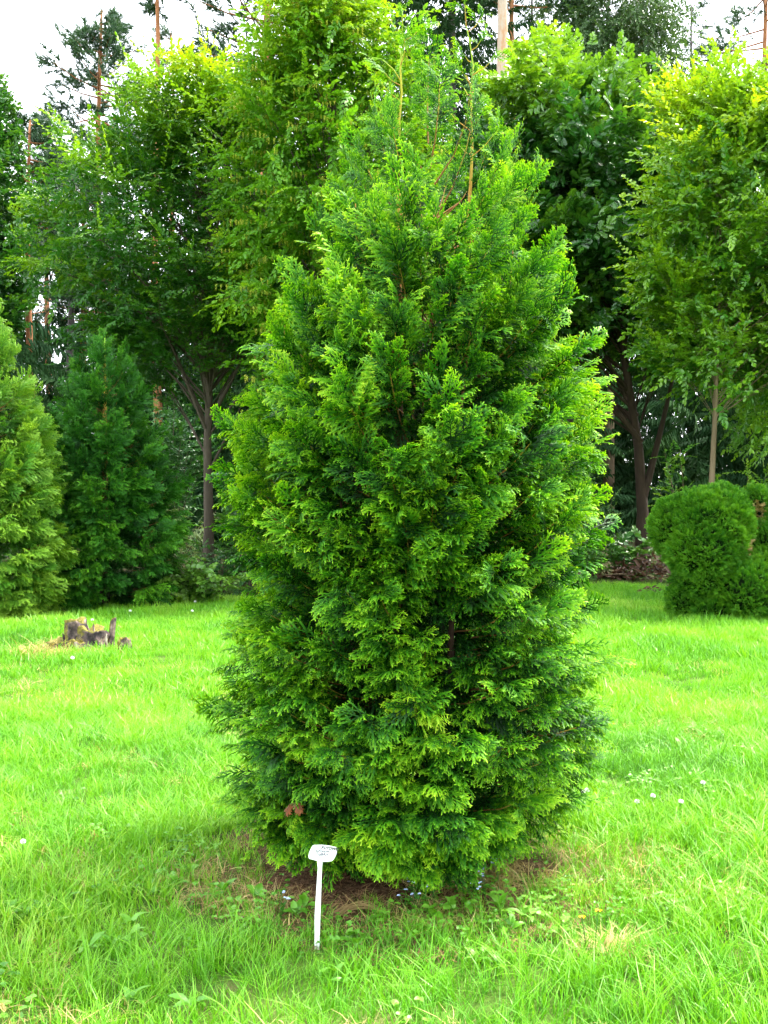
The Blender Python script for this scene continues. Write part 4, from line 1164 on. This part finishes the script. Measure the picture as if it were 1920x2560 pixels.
    spots = [(250, 1850, 45, 120), (300, 1900, 60, 100), (1560, 2130, 60, 90), (1200, 2180, 60, 90), (130, 1640, 110, 60), (1540, 2380, 30, 40), (470, 2200, 90, 70), (200, 2195, 60, 60), (1180, 2200, 70, 70), (1440, 1860, 60, 30), (60, 1690, 80, 40), (640, 2260, 60, 40), (1060, 2300, 80, 40)]
    for (a_, b_, sp, cnt) in spots:
        for q in range(cnt):
            P.append(at_g(a_ + rg.normal(0, sp), b_ + rg.normal(0, sp * .35))); T.append(.2 + .6 * rg.random())
    n = len(P); a = rg.uniform(0, 6.28, n)
    D = np.stack([np.cos(a), np.sin(a), np.zeros(n)], -1); N = norm(np.stack([rg.normal(0, .4, n), rg.normal(0, .4, n), np.ones(n)], -1))
    o = scatter('dry_grass', 'grass_dry', GS, P, frames(D, N), rg.uniform(.8, 1.4, n), T, seed=10)
    tag(o, 'straw coloured dry grass patches in the lawn and round the stump', 'dry grass', kind='stuff')
grass()

# ------------------------------------------------------------------ small plants
def big_leaf(seed, kind='oval', L=.075, W=.045):
    r = random.Random(seed); mb = MB()
    # blade with midrib fold and curl, on a short stalk; local X outward
    n = 6; vs_ = []; ts = []
    for i in range(n + 1):
        t = i / n
        w = W * math.sin(math.pi * min(.97, .06 + .92 * t)) ** .75 * .5
        x = .02 + L * t; z = .03 + .45 * L * t - .55 * L * t * t
        vs_ += [(x, -w, z + w * .35 + .003 * r.uniform(-1, 1)), (x, 0, z), (x, w, z + w * .35 + .003 * r.uniform(-1, 1))]; ts += [.3 + .3 * t, .1, .3 + .3 * t]
    fs = []
    for i in range(n):
        a = i * 3; fs += [(a, a + 1, a + 4, a + 3), (a + 1, a + 2, a + 5, a + 4)]
    mb.add(vs_, fs, ts)
    mb.strip([np.array((0, 0, -.005)), np.array((.01, 0, .02)), np.array((.02, 0, .03))], [.004, .0035, .003], (0, 1, 0), [.3] * 3)
    return mb.mesh('leaf', M['weed'], True)
WL = [big_leaf(s, L=.06 + .012 * s, W=.034 + .006 * (s % 3)) for s in range(5)]
def weed(xp, yp, n, sc, label, group, seed, tint=.5):
    r = random.Random(seed); b = at_g(xp, yp)
    root = thing('broadleaf_weed', b, label, 'weed', group)
    for k in range(n):
        o = bpy.data.objects.new('leaf', WL[r.randrange(5)]); COL.objects.link(o); o.parent = root
        s = sc * r.uniform(.7, 1.15)
        o.rotation_euler = (r.uniform(-.35, .35), r.uniform(-1.0, -.1), 6.283 * (k + r.uniform(-.3, .3)) / n + seed); o.scale = (s, s, s)
        o.location = (0, 0, .01); o['tint'] = tint + r.uniform(-.12, .2)
gl = 'broad leaved weeds in the lawn'
spots = [
    ([(762, 2285), (805, 2300), (740, 2300)], 'broad leaved green weed growing at the foot of the white plant label stake', .85),
    ([(640, 2262), (588, 2275), (560, 2250)], 'upright leafy weed in the shade left of the plant label', .95),
    ([(70, 2318), (140, 2332), (105, 2298), (30, 2300)], 'cluster weed with rounded pale leaves in the lit lawn left of the tree shade', .9),
    ([(222, 2392), (275, 2385), (335, 2370), (320, 2340)], 'plantain rosette with long leaves in the front lawn', 1.0),
    ([(330, 2235), (440, 2225), (470, 2200), (380, 2260)], 'dark green weed in the shaded grass left of the arborvitae', .85),
    ([(870, 2370), (905, 2365), (890, 2388)], 'blue green weed clump just right of the plant label stake', .85),
    ([(1075, 2310), (1130, 2300), (1160, 2285)], 'large leaved dandelion at the edge of the shade before the arborvitae', 1.1),
    ([(1250, 2290), (1310, 2310), (1275, 2340)], 'broad pale leaved weed between the arborvitae and the two buttercups', 1.0),
    ([(1215, 2405), (1190, 2420), (1240, 2440)], 'low leafy weed in the lit grass in front of the buttercups', .8),
    ([(840, 2460), (870, 2475), (480, 2540), (330, 2530)], 'pale leaved weed half hidden in the front grass', .9),
    ([(1740, 1840), (1770, 1850), (1700, 1885)], 'broad leaved weed in the long lawn grass below the topiary', 1.1),
]
sd = 0
for (pl, lab, sc) in spots:
    for (a, b_) in pl:
        sd += 1; weed(a, b_, 4 + sd % 4, sc * .72, ('four-leaved ', 'five-leaved ', 'six-leaved ', 'seven-leaved ')[sd % 4] + lab, gl, sd, .35 + .12 * (sd % 3))

def flower_mat(name, col, rough=.5):
    m, nd, ln = nodes(name); pb = nd['Principled BSDF']; pb.inputs['Roughness'].default_value = rough
    nz = nd.new('ShaderNodeTexNoise'); nz.inputs['Scale'].default_value = 120
    rr = ramp(nd, [(.3, tuple(c * .8 for c in col)), (.7, col)]); ln.new(nz.outputs['Fac'], rr.inputs['Fac']); ln.new(rr.outputs[0], pb.inputs['Base Color'])
    return m
M['yellow'] = flower_mat('buttercup_petal', (.85, .55, .01), .3)
M['white'] = flower_mat('white_petal', (.80, .80, .76))
M['blue'] = flower_mat('forget_me_not_petal', (.50, .58, .82))
def petal_flower(name, b, h, pr, n, mat, label, cat, group, seed, cone=.5):
    r = random.Random(seed)
    root = thing(name, b, label, cat, group)
    mb = MB(); lx, ly = r.uniform(-.02, .02), r.uniform(-.02, .02)
    mb.tube([np.array((0, 0, -.02)), np.array((lx * .4, ly * .4, h * .5)), np.array((lx, ly, h))], [.0022, .0018, .0015], 5, [.3, .3, .3]); mb.build('stem', M['weed'], root)
    for k in range(n):
        q = MB(); a = 6.283 * k / n
        q.add(*leaf_pts(np.array((0, 0, 0.)), np.array((math.cos(a), math.sin(a), cone)), np.array((-math.cos(a) * cone, -math.sin(a) * cone, 1.)), pr, pr * .95, 'round', r, .5))
        q.build('petal', mat, root, (lx, ly, h))
    c = MB(); c.tube([np.array((0, 0, 0)), np.array((0, 0, pr * .2)), np.array((0, 0, pr * .35))], [pr * .28, pr * .3, pr * .15], 6); c.build('flower_centre', M['straw'], root, (lx, ly, h))
    return root
petal_flower('buttercup', at_g(1467, 2385) , .125, .014, 5, M['yellow'], 'yellow buttercup, lower of the pair in the lit lawn', 'flower', 'two buttercups in the lawn', 1, .25)
petal_flower('buttercup', at_g(1486, 2388), .150, .014, 5, M['yellow'], 'yellow buttercup, taller of the pair in the lit lawn', 'flower', 'two buttercups in the lawn', 2, .25)

def clover(b, h, sc, label, seed):
    r = random.Random(seed); root = thing('clover_flower', b, label, 'flower', 'white clover heads in the lawn')
    mb = MB(); mb.tube([np.array((0, 0, -.02)), np.array((0, 0, h * .5)), np.array((.005, 0, h))], [.002, .0016, .0014], 5, [.3] * 3); mb.build('stem', M['weed'], root)
    q = MB()
    for k in range(46):
        z = 1 - 2 * (k + .5) / 46 * .8; a = k * 2.399; s = math.sqrt(max(0, 1 - z * z))
        d_ = np.array((s * math.cos(a), s * math.sin(a), z))
        q.add(*leaf_pts(d_ * .003, d_, norm(np.cross(d_, np.array((.3, .5, .8)))), .010 * sc, .005 * sc, 'oval', r, .5))
    q.build('flower_head', M['white'], root, (.005, 0, h), smooth=False)
for i, (a, b_) in enumerate(((1455, 2010), (1465, 2005), (1590, 2035), (1630, 2020), (1700, 2035), (1755, 1985))):
    clover(at_g(a, b_ + 12), .09, 1.2, 'white clover head in the lit lawn right of the arborvitae', i)
for i, (a, b_) in enumerate(((487, 1510), (325, 1535), (480, 1535), (230, 1560), (180, 1662), (55, 2155))):
    clover(at_g(a, b_ + 10), .11, 1.9 if b_ < 1700 else 1.1, 'white clover head in the lawn around the mossy stump', i + 10)

def forget_me_not(b, h, label, seed):
    r = random.Random(seed); root = thing('forget_me_not', b, label, 'flower', 'forget-me-nots under the arborvitae')
    mb = MB(); q = MB()
    for k in range(3):
        a = r.uniform(0, 6.28); e = np.array((.03 * math.cos(a), .03 * math.sin(a), h * r.uniform(.75, 1)))
        mb.tube([np.array((0, 0, -.02)), e * .5 + np.array((0, 0, .01)), e], [.0016, .0013, .001], 4, [.3] * 3)
        for j in range(2):
            mb.add(*leaf_pts(e * (.3 + .3 * j), np.array((math.cos(a + 2 * j), math.sin(a + 2 * j), .4)), np.array((0, 0, 1.)), .035, .012, 'oval', r, .2))
        for j in range(2):
            c = e + np.array((r.uniform(-.008, .008), r.uniform(-.008, .008), r.uniform(-.004, .006)))
            for p in range(5):
                t = 6.283 * p / 5
                q.add(*leaf_pts(c, np.array((math.cos(t), math.sin(t) - .0, .15)), np.array((0, -.5, 1.)), .006, .006, 'round', r, .5))
    mb.build('stem', M['weed'], root); q.build('blossom', M['blue'], root)
for i, (a, b_) in enumerate(((1015, 2290), (1035, 2270), (1050, 2300), (1085, 2260), (1180, 2265), (1215, 2255), (1100, 2230), (1250, 2230), (700, 2300))):
    forget_me_not(at_g(a, b_), .10 + .02 * (i % 4), 'pale blue forget-me-not at the shaded foot of the arborvitae', i)

# fallen dry tuft and twigs under the tree
def litter():
    rg = np.random.default_rng(120)
    LT = []
    for s in range(4):
        r = random.Random(s); mb = MB()
        for k in range(7):
            a = r.uniform(0, 6.28); l = r.uniform(.015, .05); p = np.array((r.uniform(-.03, .03), r.uniform(-.03, .03), .004))
            dv = np.array((math.cos(a), math.sin(a), r.uniform(0, .35)))
            mb.strip([p, p + dv * l * .5 + np.array((0, 0, .004)), p + dv * l], [.003, .003, .001], (-math.sin(a), math.cos(a), .2), [.1, .3, .6])
        LT.append(mb.mesh('litter', M['litter']))
    n = 1500; a = rg.uniform(0, 6.28, n); rr = np.sqrt(rg.random(n)) * .95
    x = .08 + rr * np.cos(a); y = 4.45 + rr * np.sin(a)
    D = np.stack([np.cos(a * 7), np.sin(a * 7), np.zeros(n)], -1); N = np.tile(np.array((0, 0, 1.)), (n, 1))
    o = scatter('needle_litter', 'litter', LT, np.stack([x, y, H(x, y) + .003], -1), frames(D, N), rg.uniform(.7, 1.4, n), rg.uniform(0, .7, n), seed=4)
    tag(o, 'brown fallen scale leaves littering the bare soil under the arborvitae', 'litter', kind='stuff')
    # arched bundle of dry stalks
    b = at_g(905, 2290); root = thing('dry_stalk_bundle', b, 'arched bundle of dry tan stalks on the bare soil right of the plant label', 'dry stalks')
    mb = MB()
    for k in range(14):
        l = rg.uniform(.10, .15); off = rg.normal(0, .008, 3); h = .035 + rg.uniform(-.01, .015)
        pts = [np.array((-l * .8 + 1.6 * l * t, .02 * math.sin(3 * t), h * math.sin(math.pi * t) * (1.2 - .6 * t) + .004)) + off * (1, 1, .3) for t in np.linspace(0, 1, 6)]
        mb.tube(pts, [.0022] * 5 + [.001], 4, [.5] * 6)
    mb.build('stalks', M['straw'], root)
M['litter'] = leaf_mat('brown_litter', [(0, (.07, .032, .016)), (.5, (.17, .08, .035)), (1, (.30, .18, .08))], trans=.05, rough=.8)
M['brown_leaf'] = leaf_mat('brown_dry_leaf', [(0, (.045, .022, .012)), (.4, (.16, .075, .032)), (.7, (.36, .19, .07)), (1, (.62, .46, .26))], trans=.15, rough=.55, tip_k=.2)
litter()

def curled_leaves(mb, c, n, sx, sy, h, r, L=(.09, .2)):
    for k in range(n):
        a = r.uniform(0, 6.28); rr = math.sqrt(r.random())
        x = sx * rr * math.cos(a); y = sy * rr * math.sin(a)
        z = h * (1 - rr * rr) * r.uniform(.3, 1) + .02
        d_ = norm(np.array((r.uniform(-1, 1), r.uniform(-1, 1), r.uniform(-.5, .9)))); nn = norm(np.array((r.uniform(-1, 1), r.uniform(-1, .3), r.uniform(.1, 1))))
        l = r.uniform(*L); v, f, t = leaf_pts(np.array((x, y, z)) + c, d_, nn, l, l * .42, 'oval', r, 0)
        mb.add(v, f, [r.random()] * len(v))
def leaf_pile():
    r = random.Random(7); b = at_g(1625, 1452)
    root = thing('leaf_pile', b, 'heap of brown dry leaves and sticks behind the topiary at the wood edge', 'leaf pile')
    mb = MB(); curled_leaves(mb, np.zeros(3), 290, .85, .5, .62, r, (.11, .24)); curled_leaves(mb, np.array((-.75, .1, 0)), 90, .55, .35, .36, r, (.10, .2))
    mb.build('dry_leaves', M['brown_leaf'], root, smooth=False)
    for k in range(9):
        s = MB(); a = r.uniform(-.5, .5) + (3.14 if k % 2 else 0); l = r.uniform(.35, .8)
        p = np.array((r.uniform(-.6, .5), r.uniform(-.5, -.1), r.uniform(.03, .25))); e = p + np.array((l * math.cos(a), l * math.sin(a) * .5, r.uniform(-.1, .15)))
        e[2] = max(e[2], .02)
        s.tube([p, (p + e) / 2 + np.array((0, 0, .02)), e], [.012, .010, .005], 5, [.5] * 3); s.build('stick', M['bark_smooth'], root)
    b = at_g(1625, 1492); root = thing('dead_branch', b, 'small dead branch with orange brown leaves on the lawn before the leaf pile', 'dead branch')
    s = MB(); s.tube([np.array((-.2, 0, .03)), np.array((0, 0, .14)), np.array((.28, 0, .03))], [.008, .01, .006], 5); s.build('stick', M['bark_smooth'], root)
    mb = MB(); curled_leaves(mb, np.array((.05, 0, .08)), 16, .25, .1, .1, r, (.07, .15)); mb.build('dry_leaves', M['brown_leaf'], root, smooth=False)
    b = at_g(1678, 1478); root = thing('dead_branch', b, 'upright orange dead leaf sprig at the left foot of the topiary', 'dead branch')
    mb = MB(); curled_leaves(mb, np.array((0, 0, .05)), 9, .06, .06, .25, r, (.08, .16)); mb.build('dry_leaves', M['brown_leaf'], root, smooth=False)
    b = at_g(395, 1475); root = thing('dead_fern', b, 'rust brown dead fern leaves under the foot of the dark arborvitae', 'dead fern')
    mb = MB(); curled_leaves(mb, np.array((0, -.1, .15)), 40, .5, .2, .22, r, (.10, .24)); mb.build('dry_leaves', M['brown_leaf'], root, smooth=False)
leaf_pile()
